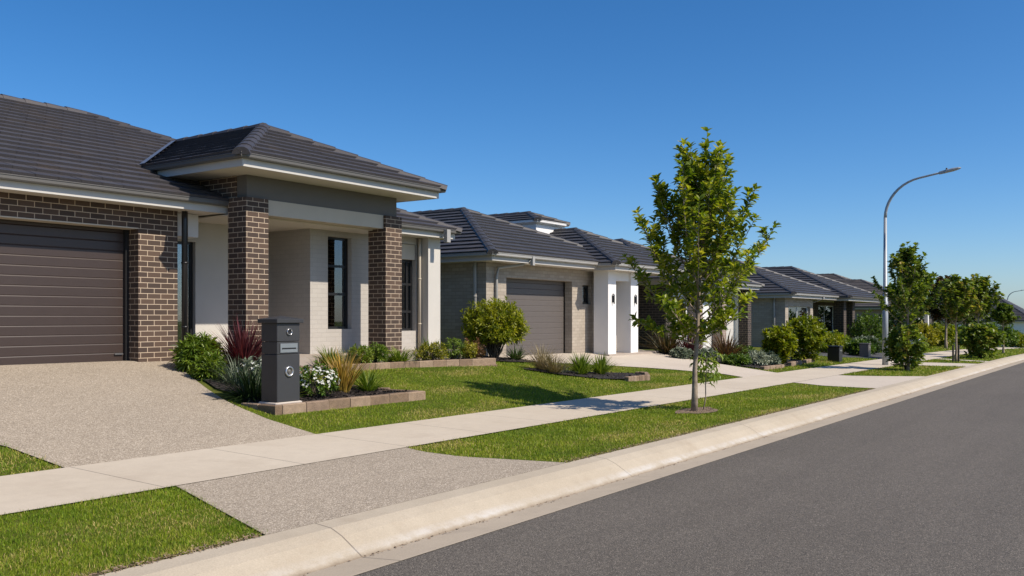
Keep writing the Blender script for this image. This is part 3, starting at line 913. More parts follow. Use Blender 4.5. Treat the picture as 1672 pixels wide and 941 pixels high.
MB().box(37.7, 51.05, 20.3, 20.5, -.2, 2.36).build('rear_wall', M['interior'], H)
MB().box(37.8, 51., 16., 16.1, -.2, 2.36).build('inner_wall', M['interior'], H)
window(H, 37.85, 40.9, 12.42, 1.32, 2.06, fr='frame_white', mull=(39.4,), blind=(1.34, 2.04, 'curtain'))
MB().box(37.86, 40.89, 12.41, 12.5, .1, 1.318).build('infill_panel', M['render_white'], H)
window(H, 46.6, 49.6, 13.7, .8, 2.2, fr='frame_white', mull=(48.,))
entry_door(H, 43.2, 44.2, 13.68, z4, 2.3)
for x in (44.7, 46.3): MB().box(x, x + .45, 11.85, 12.3, -.1, 2.39).build('brick_column', M['brick_black'], H)
for x in (43.12, 44.2): MB().box(x, x + .08, 13.56, 13.599, .1, 2.35).build('door_trim', M['frame_white'], H)
downpipe(H, [(37.40, 12.75, 2.43), (37.39, 12.75, 2.2), (37.39, 12.75, .2)], 'gutter_pale')
downpipe(H, [(41.36, 11.82, 2.48), (41.4, 12.1, 2.35), (41.36, 12.5, 2.2), (41.36, 12.5, .2)], 'gutter_pale')
m = MB(); m.box(37.37, 37.449, 14.1, 14.8, .35, 1.45); mb_ = m.build('meter_box', M['fascia_pale'], H)
downpipe(H, [(37.40, 15.1, 2.43), (37.39, 15.1, 2.2), (37.39, 15.1, .2)], 'gutter_pale')

# ---------------------------------------------------------------- further houses
z5 = base(66) + .3
H = thing('tiled_house', (70.0, 13.0, z5), 'house with weathered brown tiled roof beyond the dark porch columns', 'house', 'houses along the street')
hip_roof(H, 65.9, 75.7, 12.6, 24., 2.14, 2.32, .414, 'tile_brown', back='gable', sides='lfr', gut='gutter', fas='fascia_pale')
hip_roof(H, 71.1, 84.9, 14.6, 34., 2.14, 2.32, .414, 'tile_brown', back='gable', sides='lfr', gut='gutter', fas='fascia_pale')
m = MB(); wall_x(m, 66.4, .24, 13.341, 23.5, z5 - .8, 2.15); wall_y(m, 66.4, 75.2, 13.1, .24, z5 - .8, 2.15, [(68, 69.6, .4, 1.7), (71.5, 74.6, z5, 1.7)]); m.build('brick_wall', M['brick_pink'], H)
m = MB(); wall_y(m, 75.2, 84.4, 15.2, .24, z5 - .8, 2.15, [(78, 80, .4, 1.7)]); wall_x(m, 84.4, -.24, 15.45, 33, z5 - .8, 2.15); m.build('pale_wall', M['render_white'], H)
window(H, 68, 69.6, 13.2, .4, 1.7, fr='frame_white', mull=(68.8,))
window(H, 78, 80, 15.3, .4, 1.7, fr='frame_white', mull=(79,))
garage_door(H, 71.4, 74.7, 13.26, z5, 1.8, 'door_grey', handle=False)
for x in (66.9, 70.2): MB().box(x, x + .35, 12.75, 13.1, z5 - .5, 2.13).build('pier', M['render_white'], H)
MB().box(66.6, 84.2, 20, 20.1, z5 - .8, 2.1).build('rear_wall', M['interior'], H)

z7 = base(121) + .35
H = thing('brick_house', (127., 11., z7), 'last house at the bend, dark roof and pale front wall at the photo edge', 'house', 'houses along the street')
hip_roof(H, 121.1, 132.9, 10.6, 23., 1.02, 1.2, .66, 'tile_blue', gut='gutter', fas='fascia_pale', tw=.5)
m = MB(); wall_x(m, 121.6, .24, 11.341, 22.5, z7 - .8, 1.03); m.build('pale_wall', M['render_white'], H)
m = MB(); wall_y(m, 121.6, 132.4, 11.1, .24, z7 - .8, 1.03, [(123, 125, -1.2, .3), (127, 131, z7, .2)]); m.build('brick_wall', M['brick_pink'], H)
window(H, 123, 125, 11.2, -1.2, .3, fr='frame_white', mull=(124,))
garage_door(H, 126.9, 131.1, 11.25, z7, .3, 'door_white', handle=False)
MB().box(121.9, 132.2, 17, 17.1, z7 - .8, 1.0).build('rear_wall', M['interior'], H)

# ---------------------------------------------------------------- mailbox
x0, x1, y0, y1, zb = 7.96, 8.35, 9.34, 9.66, .475
T = thing('mailbox', ((x0 + x1) / 2, y0, zb), 'charcoal pillar mailbox with silver slot at the garden bed corner', 'mailbox')
b_ = MB(); b_.bevbox(x0, x1, y0, y1, zb, zb + .63, b=.006); b_.bevbox(x0 + .004, x1 - .004, y0 + .006, y1 - .004, zb + .634, zb + .797, b=.004); b_.bevbox(x0, x1, y0, y1, zb + .801, zb + 1.045, b=.006)
body = b_.build('body', M['mail'], T)
m = MB(); m.bevbox(x0 - .035, x1 + .035, y0 - .04, y1 + .035, zb + 1.046, zb + 1.10, b=.005)
cx, cy = (x0 + x1) / 2, (y0 + y1) / 2
q = [(x0 - .028, y0 - .033), (x1 + .028, y0 - .033), (x1 + .028, y1 + .028), (x0 - .028, y1 + .028)]
for i in range(4): m.poly([(*q[i], zb + 1.101), (*q[(i + 1) % 4], zb + 1.101), (cx, cy, zb + 1.142)])
m.build('cap', M['mail'], T)
m = MB(); m.bevbox(x0 - .03, x1 + .03, y0 - .02, y1 + .03, zb - .075, zb - .001, b=.012, jit=.006); m.build('mortar_pad', M['mortar'], T)
m = MB(); sx0, sx1 = x0 + .05, x1 - .045; za, zz = zb + .655, zb + .775
m.box(sx0, sx1, y0 - .006, y0 + .004, za, za + .042); m.box(sx0, sx1, y0 - .006, y0 + .004, za + .062, zz); m.box(sx0, sx0 + .025, y0 - .006, y0 + .004, za + .042, za + .062); m.box(sx1 - .025, sx1, y0 - .006, y0 + .004, za + .042, za + .062)
sl = m.build('letter_slot', M['steel'], T)
MB().box(sx0 + .02, sx1 - .02, y0 + .001, y0 + .0045, za + .04, za + .064).build('slot_opening', M['black'], sl)
for zc, ro, ri, nm in ((zb + .93, .046, .034, 'lock_ring'), (zb + .40, .072, .045, 'paper_ring')):
    m = MB(); c = (cx + .005, y0 - .001, zc)
    m.lathe(c, (0, -1, 0), [(-.002, ro), (.012, ro), (.02, ro * .93), (.02, ri * 1.12), (.008, ri), (-.0, ri)], 28)
    rg = m.build(nm, M['steel'], T)
    m = MB(); m.lathe((c[0], y0 - .0015, zc), (0, -1, 0), [(0.002, ri * 1.02), (.0025, ri * .5), (.003, .0005)], 24)
    if nm == 'paper_ring': m.lathe((c[0], y0 - .003, zc), (0, -1, 0), [(.0, .03), (.012, .028), (.016, .016), (.017, .0005)], 20)
    m.build('hole', M['black'] if nm == 'lock_ring' else M['gutter'], rg)

# small street objects far down the verge
def letterbox(x, y, w, h, mat, label, nm='letterbox', capm=None):
    z = g(x, y)
    T = thing(nm, (x, y, z), label, 'letterbox', 'letterboxes down the street')
    MB().bevbox(x - w / 2, x + w / 2, y - w / 2, y + w / 2, z - .05, z + h, b=.01).build('body', M[mat], T)
    MB().bevbox(x - w / 2 - .02, x + w / 2 + .02, y - w / 2 - .02, y + w / 2 + .02, z + h + .001, z + h + .04, b=.006).build('cap', M[capm or mat], T)
    s = MB().box(x - w * .32, x + w * .32, y - w / 2 - .006, y - w / 2 - .001, z + h * .72, z + h * .82); s.build('letter_slot', M['steel'], T)
    return T


letterbox(31.9, 8.75, .40, .50, 'black', 'low black letterbox on the lawn before the dark driveway')
letterbox(28.1, 9.30, .38, .60, 'black', 'black letterbox half hidden by the smaller green bush')
letterbox(36.6, 8.9, .34, .50, 'door_grey', 'grey letterbox just beyond the lamp pole')
letterbox(46.5, 9.0, .42, .85, 'render_white', 'white letterbox far down the footpath')
lb = letterbox(43.9, 9.1, .5, .55, 'brick_pink', 'squat brick letterbox beside the far footpath'); lb['label'] = 'squat brick letterbox beside the far footpath'

# street lamps
def lamp(x, y, h, label, r=.075, reach=1.72):
    z = g(x, y)
    T = thing('street_lamp', (x, y, z), label, 'street lamp', 'street lamps')
    MB().tube([(x, y, z - .1), (x, y, z + 2.1), (x, y, z + 2.12), (x, y, z + h - 1.5)], [r * 1.4, r * 1.25, r, r * .72], 14).build('pole', M['galv'], T)
    pts = []; rr = 1.25
    for i in range(11):
        a = R(80) * i / 10
        pts.append((x, y - rr * (1 - math.cos(a)), z + h - 1.52 + rr * math.sin(a)))
    e = Vector(pts[-1]); d = Vector((0, -math.sin(R(80)), math.cos(R(80))))
    pts += [tuple(e + d * t) for t in (.4, .8, reach - 1.05)]
    MB().tube(pts, [r * .72 - (r * .32) * i / (len(pts) - 1) for i in range(len(pts))], 12).build('arm', M['galv'], T)
    p = Vector(pts[-1]); m = MB()
    prof = [(-.06, .045, .045), (.10, .06, .05), (.16, .11, .045), (.36, .13, .045), (.52, .10, .03), (.58, .04, .012)]
    prev = None
    for t, w, hh in prof:
        c = p + d * t
        rg = [c + Vector((sxx * w, 0, 0)) + Vector((0, 0, szz * hh)) for sxx, szz in ((-1, -.6), (-.6, -1), (.6, -1), (1, -.6), (1, .2), (.6, 1), (-.6, 1), (-1, .2))]
        if prev:
            for i in range(8): m.poly([prev[i], prev[(i + 1) % 8], rg[(i + 1) % 8], rg[i]], smooth=True)
        else: m.poly(rg)
        prev = rg
    m.poly(prev[::-1])
    hd = m.build('lamp_head', M['galv'], T)
    c = p + d * .16 + Vector((0, 0, .045))
    MB().lathe(c, (0, 0, 1), [(0, .03), (.05, .03), (.06, .018), (.062, .001)], 10).build('light_sensor', M['black'], hd)
    return T


lamp(31.5, 7.02, 6.38, 'tall grey street lamp rising above the houses beside the footpath', r=.070)
lamp(153., 16.8, 8.3, 'distant street lamp showing above the last roof', r=.1)

# ---------------------------------------------------------------- garden beds
def block_row(mb, pts, wd, ztop, depth, ln, jit=.004):
    """edging blocks along a polyline (outer face); ztop(x,y)"""
    for (xa, ya), (xb, yb) in zip(pts, pts[1:]):
        L = math.hypot(xb - xa, yb - ya); n = max(1, round(L / ln)); dx, dy = (xb - xa) / L, (yb - ya) / L
        nx, ny = -dy, dx
        for i in range(n):
            s0, s1 = L * i / n + .004, L * (i + 1) / n - .004
            o = [random.uniform(-jit, jit) for _ in range(4)]
            tint = random.random()
            zt = ztop(xa + dx * (s0 + s1) / 2, ya + dy * (s0 + s1) / 2) + o[3]
            b = .012
            def P(s, w, z): return (xa + dx * s + nx * (w + o[0]), ya + dy * s + ny * (w + o[0]), z)
            def rg(ix, z): return [P(s0 + ix, ix, z), P(s1 - ix, ix, z), P(s1 - ix, wd - ix, z), P(s0 + ix, wd - ix, z)]
            rs = [rg(0, zt - depth), rg(0, zt - b), rg(b, zt)]
            for p, q in zip(rs, rs[1:]):
                for j in range(4): mb.poly([p[j], p[(j + 1) % 4], q[(j + 1) % 4], q[j]], tint)
            mb.poly(rs[-1], tint)


m, nt, p, _ = new_mat('edging_stone'); k = N(nt); ps = k.pos()
cc = k.ramp(k.attr('tint'), [(0, (.20, .135, .085)), (.35, (.31, .215, .14)), (.7, (.37, .27, .185)), (1, (.25, .17, .12))])
nn = k.noise(ps, 9, 6, .7); n4 = k.noise(ps, 70, 5, .75)
cc = k.mix(.6, cc, k.ramp(nn, [(.3, .5), (.65, 1.05)]), 'MULTIPLY'); cc = k.mix(.45, cc, k.ramp(n4, [(.3, .5), (.7, 1.1)]), 'MULTIPLY')
k.l(cc, p.inputs['Base Color']); p.inputs['Roughness'].default_value = .9
k.l(k.bump(k.math('ADD', nn, n4), .9, .012), p.inputs['Normal'])
M['edge_stone'] = m


def inside(poly, P):
    """numpy point in polygon"""
    x, y = P[:, 0], P[:, 1]; r = np.zeros(len(P), bool); n = len(poly)
    for i in range(n):
        (xa, ya), (xb, yb) = poly[i], poly[(i + 1) % n]
        if ya == yb: continue
        cnd = ((ya > y) != (yb > y)) & (x < (xb - xa) * (y - ya) / (yb - ya) + xa)
        r ^= cnd
    return r


def gz(P): return np.array([g(a, b) for a, b in P])


def mulch(poly, zf, label, dens=420, mat='mulch', chip='bark_chip', sz=1., name='mulch'):
    """sheet of bark with loose chips on it, one object each"""
    me = bpy.data.meshes.new(name)
    bm_v = [(x, y, zf(x, y)) for x, y in poly]
    xs = [q[0] for q in poly]; ys = [q[1] for q in poly]
    st = .25 if mat != 'soil' else .12
    cells_v = []; cells_f = []
    X = min(xs)
    while X < max(xs):
        Y = min(ys)
        while Y < max(ys):
            c = [q for q in poly]
            c = clip(clip(clip(clip(c, -1, 0, -X), 1, 0, X + st), 0, -1, -Y), 0, 1, Y + st)
            if len(c) >= 3:
                i = len(cells_v); cells_v += [(a, b, zf(a, b)) for a, b in c]; cells_f.append(tuple(range(i, i + len(c))))
            Y += st
        X += st
    me.from_pydata(cells_v, [], cells_f); me.materials.append(M[mat])
    o = bpy.data.objects.new(name, me); COL.objects.link(o); tag(o, label, 'mulch', kind='stuff')
    area = abs(sum(poly[i][0] * poly[(i + 1) % len(poly)][1] - poly[(i + 1) % len(poly)][0] * poly[i][1] for i in range(len(poly)))) / 2
    n = int(area * dens * 1.8)
    P2 = np.stack([rng.uniform(min(xs), max(xs), n), rng.uniform(min(ys), max(ys), n)], 1)
    P2 = P2[inside(poly, P2)]
    n = len(P2)
    if n:
        P = np.concatenate([P2, np.array([zf(a, b) for a, b in P2])[:, None] + rng.uniform(.004, .02, n)[:, None]], 1)
        az = rng.uniform(0, 2 * math.pi, n); el = rng.normal(0, .3, n)
        D = np.stack([np.cos(az) * np.cos(el), np.sin(az) * np.cos(el), np.sin(el)], 1)
        Nn = unit(np.array([0, 0, 1.]) + rng.normal(0, .45, (n, 3)))
        c = leaf_object('bark_chips', P, D, Nn, rng.uniform(.03, .07, n) * sz, rng.uniform(.012, .028, n) * sz, rng.random(n), M[chip], loc=(poly[0][0], poly[0][1], 0), droop=.05)
        tag(c, label.replace('bark mulch', 'loose bark chips').replace('soil ring', 'litter chips'), 'bark chips', kind='stuff')


z_b1 = lambda x, y: max(.425, g(x, y) + .025)
BED1 = [(7.93, 9.33), (10.72, 9.33), (10.66, 9.9), (10.42, 10.5), (9.9, 11.0), (9.7, 11.7), (9.7, 12.0), (9.1, 12.9), (8.85, 12.6), (8.42, 11.53), (8.18, 10.91), (8.02, 10.2), (7.93, 9.9)]
BEDQ = [(7.93, 9.33), (10.72, 9.33), (10.42, 10.5), (9.9, 11.0), (8.18, 10.91)]
mulch([(7.95, 9.36), (10.70, 9.36), (10.62, 9.9), (10.36, 10.45), (8.15, 10.5), (7.97, 9.9)], z_b1, 'dark bark mulch in the mailbox garden bed', 500)
mulch([(8.15, 10.5), (10.36, 10.45), (9.9, 11.0), (9.68, 11.7), (9.68, 12.0), (9.1, 12.9), (8.85, 12.6), (8.42, 11.53), (8.18, 10.91)], z_b1, 'dark bark mulch along the driveway edge', 300)
T = thing('garden_edging', (9.3, 9.26, .3), 'tan block edging around the mailbox garden bed', 'garden edging', 'block edgings')
m = MB(); block_row(m, [(7.86, 9.95), (7.86, 9.26)], .12, lambda x, y: .452, .28, .4); block_row(m, [(7.985, 9.26), (10.86, 9.26)], .12, lambda x, y: .452 - .004 * (x - 8), .28, .42)
m.build('front_blocks', M['edge_stone'], T)
m = MB(); block_row(m, [(10.86, 9.386), (10.80, 9.95), (10.5, 10.55)], .10, lambda x, y: .445 + max(0, (y - 9.9)) * .1, .25, .42); m.build('side_blocks', M['edge_stone'], T)

z_b2 = lambda x, y: .735 - .006 * (x - 10)
BED2 = [(9.75, 11.66), (13.0, 11.66), (15.6, 11.4), (15.6, 13.18), (13.6, 13.18), (13.6, 12.1), (9.75, 12.1)]
mulch([(9.8, 11.7), (13.0, 11.7), (15.5, 11.46), (15.5, 12.01), (9.8, 12.01)], z_b2, 'dark bark mulch in the bed before the entry porch', 300)
T = thing('garden_edging', (12.5, 11.6, .6), 'long tan block edging before the entry porch', 'garden edging', 'block edgings')
m = MB(); block_row(m, [(9.75, 11.6), (13.0, 11.6), (15.62, 11.35)], .12, lambda x, y: .77 - .008 * (x - 10), .30, .40); m.build('front_blocks', M['edge_stone'], T)
m = MB(); block_row(m, [(15.62, 11.475), (15.62, 12.0)], .12, lambda x, y: .725, .30, .25); block_row(m, [(14.3, 11.44), (15.60, 11.31)], .10, lambda x, y: .60, .25, .22); m.build('lower_blocks', M['edge_stone'], T)

z_b3 = lambda x, y: g(x, y) + .03
BED3 = [(15.95, 10.9), (16.2, 10.2), (16.8, 9.5), (17.85, 9.2), (19.0, 9.6), (18.9, 9.85), (17.6, 10.5), (16.6, 11.0)]
mulch(BED3, z_b3, 'dark bark mulch in the small bed on the front lawn', 200)
T = thing('garden_edging', (18.2, 9.3, .2), 'short reddish brick edging on the front lawn', 'garden edging', 'block edgings')
m = MB(); block_row(m, [(17.4, 9.12), (18.3, 9.05), (19.1, 9.50)], .10, lambda x, y: .315, .25, .115); block_row(m, [(19.1, 9.50), (19.15, 9.8)], .10, lambda x, y: .32, .25, .115); m.build('bricks', M['edge_stone'], T)

BED4 = [(24.75, 8.75), (26.2, 8.7), (28.6, 8.9), (30.5, 9.05), (30.6, 9.7), (29., 10.9), (27.6, 12.9), (25.7, 12.5), (25.25, 11.4), (24.95, 10.)]
mulch([q for q in BED4], z_b3, 'dark bark mulch in the planted bed beyond the white piers', 60, sz=1.5)
T = thing('garden_edging', (26, 8.7, .1), 'low brick edging along the planted bed beyond the white piers', 'garden edging', 'block edgings')
for pts, hh in (([(24.75, 8.72), (26.3, 8.66)], .10), ([(27.2, 8.75), (28.6, 8.86)], .13), ([(29.3, 8.93), (30.5, 9.02)], .12)):
    m = MB(); block_row(m, pts, .12, lambda x, y: g(x, y) + hh, .2, .23); m.build('brick_row', M['edge_stone'], T)

ringp = [(13.64 + .58 * math.cos(a) * (1 + .16 * math.sin(3 * a) + .07 * math.sin(7 * a)), 5.9 + .27 * math.sin(a)) for a in [i * math.pi / 12 for i in range(24)]]
mulch(ringp, lambda x, y: g(x, y) + .010, 'brown soil ring under the first street tree', 420, mat='soil', chip='litter', sz=.55)
BEDB = [(16.3, 12.1), (18.5, 12.15), (18.4, 12.9), (17.8, 13.18), (16.3, 13.1)]
mulch(BEDB, z_b3, 'dark bark mulch under the big lime bush', 150)

# ---------------------------------------------------------------- grass
def patch(P):
    x, y = P[:, 0], P[:, 1]
    return (np.sin(x * 1.7 + 1.3 * np.sin(y * 1.1)) * np.sin(y * 2.3 + .7 * np.sin(x * .9 + 2)) + .6 * np.sin(x * 4.1 + y * 3.3) * np.sin(y * 5.2 - x * 2.)) / 1.6


def grass(poly, dens, hgt, wid, label, holes=(), dry=.12, shift=0., edge=None, straw=.55):
    xs = [q[0] for q in poly]; ys = [q[1] for q in poly]
    A = (max(xs) - min(xs)) * (max(ys) - min(ys))
    n = int(A * dens)
    P2 = np.stack([rng.uniform(min(xs), max(xs), n), rng.uniform(min(ys), max(ys), n)], 1)
    # ragged rim
    Q = P2 + rng.normal(0, .026, P2.shape)
    k = inside(poly, Q)
    for h in holes: k &= ~inside(h, P2)
    P2 = P2[k]; n = len(P2)
    # thin out with distance, blades grow a little wider to keep the cover
    d = np.hypot(P2[:, 0], P2[:, 1])
    d0 = max(5.5, d.min())
    keep = rng.random(n) < (d0 / d) ** 1.1
    P2 = P2[keep]; d = d[keep]; n = len(P2)
    sc = (d / d0) ** .55
    z = gz(P2)
    pt = patch(P2)
    dist = np.full(n, 9.)
    if edge is not None: dist = np.abs(P2[:, 1] - edge)
    st = np.sin(P2[:, 0] * .9 + 1.7 * np.sin(P2[:, 1] * 1.3)) * np.sin(P2[:, 1] * 3.1 + .8 * np.sin(P2[:, 0] * .7 + 1)) + .4 * np.sin(P2[:, 0] * 3.3) * np.sin(P2[:, 1] * 6.)
    dr = rng.random(n) < np.clip(dry + .22 * (pt - .1) + straw * np.clip(st - .25, 0, 1) + .85 * np.exp(-dist / .13), 0.03, .95)
    tint = np.where(dr, rng.uniform(.72, 1., n), np.clip((.36 + .14 * pt + .10 * patch(P2 * 4.3) + shift + rng.normal(0, .12, n)), 0, .70))
    L = hgt * rng.uniform(.55, 1.25, n) * (1 + .25 * pt); W = wid * sc * rng.uniform(.7, 1.3, n)
    az = rng.uniform(0, 2 * math.pi, n); ln = np.abs(rng.normal(.55, .42, n)) + .15 * dr
    h = np.stack([np.cos(az), np.sin(az), np.zeros(n)], 1); faz = rng.uniform(0, math.pi, n)
    s = np.stack([np.cos(faz), np.sin(faz), np.zeros(n)], 1) * (W / 2)[:, None]
    up = np.array([0, 0, 1.])
    B = np.concatenate([P2, (z - .006)[:, None]], 1)
    m1 = B + (h * np.sin(ln)[:, None] + up * np.cos(ln)[:, None]) * (L * .55)[:, None]
    l2 = np.minimum(ln * 1.9, 1.5)
    t = m1 + (h * np.sin(l2)[:, None] + up * np.cos(l2)[:, None]) * (L * .5)[:, None]
    v = np.stack([B - s, B + s, m1 - s * .85, m1 + s * .85, t], 1)
    fl = np.array([0, 1, 3, 2, 2, 3, 4])
    o = raw_mesh('grass', v.reshape(-1, 3), (fl[None] + (np.arange(n) * 5)[:, None]).ravel(), np.tile(np.array([4, 3]), n), np.repeat(tint, 5), M['grass'], loc=(xs[0], ys[0], 0))
    return tag(o, label, 'grass', kind='stuff')


MBX = [(7.82, 9.22), (10.9, 9.22), (10.86, 9.95), (10.5, 10.6), (9.9, 11.05), (9.72, 11.6), (9.7, 12.2), (8.7, 12.6), (8.0, 10.91), (7.82, 10.0)]
grass([(1.2, 4.89), (4.075, 4.89), (4.65, 6.735), (1.2, 6.735)], 13000, .033, .0032, 'clipped green lawn strip between kerb and footpath nearest the camera', edge=4.87, dry=.03, shift=-.02)
grass([(2.3, 8.185), (4.50, 8.185), (4.42, 9.2), (3.4, 10.3), (2.3, 10.3)], 4200, .042, .0052, 'green lawn wedge between footpath and driveway', dry=.02, edge=8.2, shift=-.03)
LC = [(7.58, 8.185), (21.75, 8.185), (21.85, 8.81), (21.2, 9.84), (20.64, 10.45), (19.82, 11.15), (18.8, 11.9), (18.2, 12.4), (18.2, 13.1), (16.0, 13.1), (15.72, 12.0), (15.66, 11.33), (13, 11.58), (9.7, 11.58), (8.2, 10.9), (7.75, 10.0), (7.61, 9.05)]
grass(LC, 4300, .036, .0052, 'front lawn of the brick portico house', holes=[MBX, [(16.05, 10.8), (16.3, 10.2), (16.9, 9.6), (17.4, 9.1), (18.3, 9.02), (19.2, 9.5), (18.9, 9.85), (17.6, 10.5), (16.6, 10.95)], BEDB], dry=.09, shift=.07, straw=1.0)
grass([(8.02, 4.89), (21.0, 4.89), (20.7, 5.9), (20.95, 6.735), (7.55, 6.735), (7.45, 6.45), (7.50, 5.9)], 5000, .036, .0050, 'lawn strip around the first street tree', holes=[[(a, b) for a, b in ringp]], dry=.10, edge=4.87, shift=.10, straw=.8)
grass([(26.65, 4.89), (33.3, 4.89), (32.5, 6.1), (32.1, 6.70), (24.9, 6.70), (25.0, 6.4), (25.6, 5.8)], 900, .06, .012, 'lawn strip around the second street tree', dry=.2, edge=4.87, shift=.05)
grass([(36.1, 4.89), (37.8, 4.89), (38.2, 6.70), (34.7, 6.70), (35.3, 6.1)], 500, .06, .016, 'small lawn panel around the staked tree', dry=.2, shift=.05)
grass([(38.8, 4.89), (70, 4.89), (70, 6.70), (39.3, 6.70)], 260, .07, .022, 'far lawn strip along the kerb', dry=.2, shift=.05)
grass([(24.4, 8.22), (36.1, 8.22), (34.3, 9.6), (34.1, 10.6), (31, 11.8), (26, 12.6)], 620, .06, .013, 'lawn before the charcoal brick house', holes=[BED4], dry=.15, shift=.04)
grass([(41.6, 8.22), (70, 8.22), (70, 11.6), (41.5, 11.6)], 200, .08, .025, 'far front lawns beyond the dark driveway', dry=.15, shift=.04)

# leaf litter lying along the kerb joint and lawn edges
n = 1500
X_ = 2 + 58 * rng.random(n) ** 1.6; Y_ = JOINT + rng.normal(.0, .022, n) - .01
P = np.stack([X_, Y_, np.array([g(a, min(b, JOINT - .001)) for a, b in zip(X_, Y_)]) + .008], 1)
az = rng.uniform(0, 6.28, n)
kk = rng.random(n) < .25 + .6 * (np.sin(X_ * 2.1) * np.sin(X_ * .83 + 1) > .1)
o = leaf_object('leaf_litter', P[kk], np.stack([np.cos(az), np.sin(az), .15 + 0 * az], 1)[kk], unit(np.array([0, 0, 1.]) + rng.normal(0, .3, (n, 3)))[kk], rng.uniform(.010, .032, n)[kk], rng.uniform(.006, .014, n)[kk], rng.random(n)[kk], M['litter'], loc=(5, JOINT, 0), droop=.1)
tag(o, 'dry leaf litter scattered along the kerb joint', 'leaf litter', kind='stuff')

n = 5200
X_ = 1.5 + 24 * rng.random(n) ** 1.7; Y_ = KBACK + np.abs(rng.normal(0, .035, n)) - .004
kk = ~((X_ > 4.05) & (X_ < 7.97)) & ~((X_ > 20.98) & (X_ < 26.6))
P = np.stack([X_, Y_, gz(np.stack([X_, Y_], 1)) + rng.uniform(.006, .02, n)], 1)
az = rng.uniform(0, 6.28, n)
o = leaf_object('straw_litter', P[kk], np.stack([np.cos(az), np.sin(az), rng.normal(0, .25, n)], 1)[kk], unit(np.array([0, 0, 1.]) + rng.normal(0, .4, (n, 3)))[kk], rng.uniform(.015, .045, n)[kk], rng.uniform(.004, .010, n)[kk], rng.uniform(.3, 1, n)[kk], M['litter'], loc=(5, KBACK, 0), droop=.1)
tag(o, 'dry straw and clippings along the back of the kerb', 'straw litter', kind='stuff')

# ---------------------------------------------------------------- plants
def norm_tint(n, mean=.5, sd=.22): return np.clip(rng.normal(mean, sd, n), 0, 1)


def strap_plant(x, y, n, L, W, mat, label, group, name='strap_plant', lean=(.1, .9), curl=1.1, z=None, spread=.05, tint=.5, cat='plant', also=None):
    z = g(x, y) + .02 if z is None else z
    r = np.sqrt(rng.random(n)) * spread; a = rng.uniform(0, 2 * math.pi, n)
    P = np.stack([x + r * np.cos(a), y + r * np.sin(a), np.full(n, z - .02)], 1)
    az = a + rng.normal(0, .5, n)
    ln = rng.uniform(lean[0], lean[1], n)
    LL = L * rng.uniform(.65, 1.1, n)
    o = blades(name, P, az, ln, LL, W * rng.uniform(.75, 1.2, n), norm_tint(n, tint), M[mat], loc=(x, y, z), curl=curl)
    tag(o, label, cat, group)
    return o


def shoots_to_leaves(shoots, nl, leafL, leafW, tip=5, up=.35, spread=.9, tint=.5, size_var=.3, start=.15):
    """shoots: list of (A,B) -> leaf arrays"""
    Ps, Ds, Ns, Ls, Ws, Ts = [], [], [], [], [], []
    for A, B in shoots:
        A = np.array(A); B = np.array(B); d = B - A; ln = np.linalg.norm(d); d = d / (ln + 1e-9)
        ref = np.array([0, 0, 1.]) if abs(d[2]) < .9 else np.array([1., 0, 0])
        s1 = unit(np.cross(d, ref)); s2 = np.cross(d, s1)
        tt = rng.normal(tint, .12)
        for i in range(nl + tip):
            t = start + (1 - start) * (i + rng.random() * .6) / nl if i < nl else 1.
            t = min(t, 1.)
            ph = i * 2.4 + rng.random() * .8
            o = s1 * math.cos(ph) + s2 * math.sin(ph)
            D = d * (.55 if i < nl else .75) + o * spread * (1 if i < nl else .75) + np.array([0, 0, up * rng.uniform(-.6, 1.)])
            Ps.append(A + d * ln * t); Ds.append(D)
            Ns.append(np.array([0, 0, 1.]) + rng.normal(0, .35, 3) + d * .3)
            q = 1 + size_var * rng.uniform(-1, 1); Ls.append(leafL * q); Ws.append(leafW * q * rng.uniform(.85, 1.15)); Ts.append(tt + rng.normal(0, .16))
    return np.array(Ps), unit(np.array(Ds)), unit(np.array(Ns)), np.array(Ls), np.array(Ws), np.clip(np.array(Ts), 0, 1)


def env_at(env, z):
    if z <= env[0][0]: return env[0][1]
    for (za, ra), (zb, rb) in zip(env, env[1:]):
        if za <= z <= zb: return ra + (rb - ra) * (z - za) / (zb - za)
    return env[-1][1]


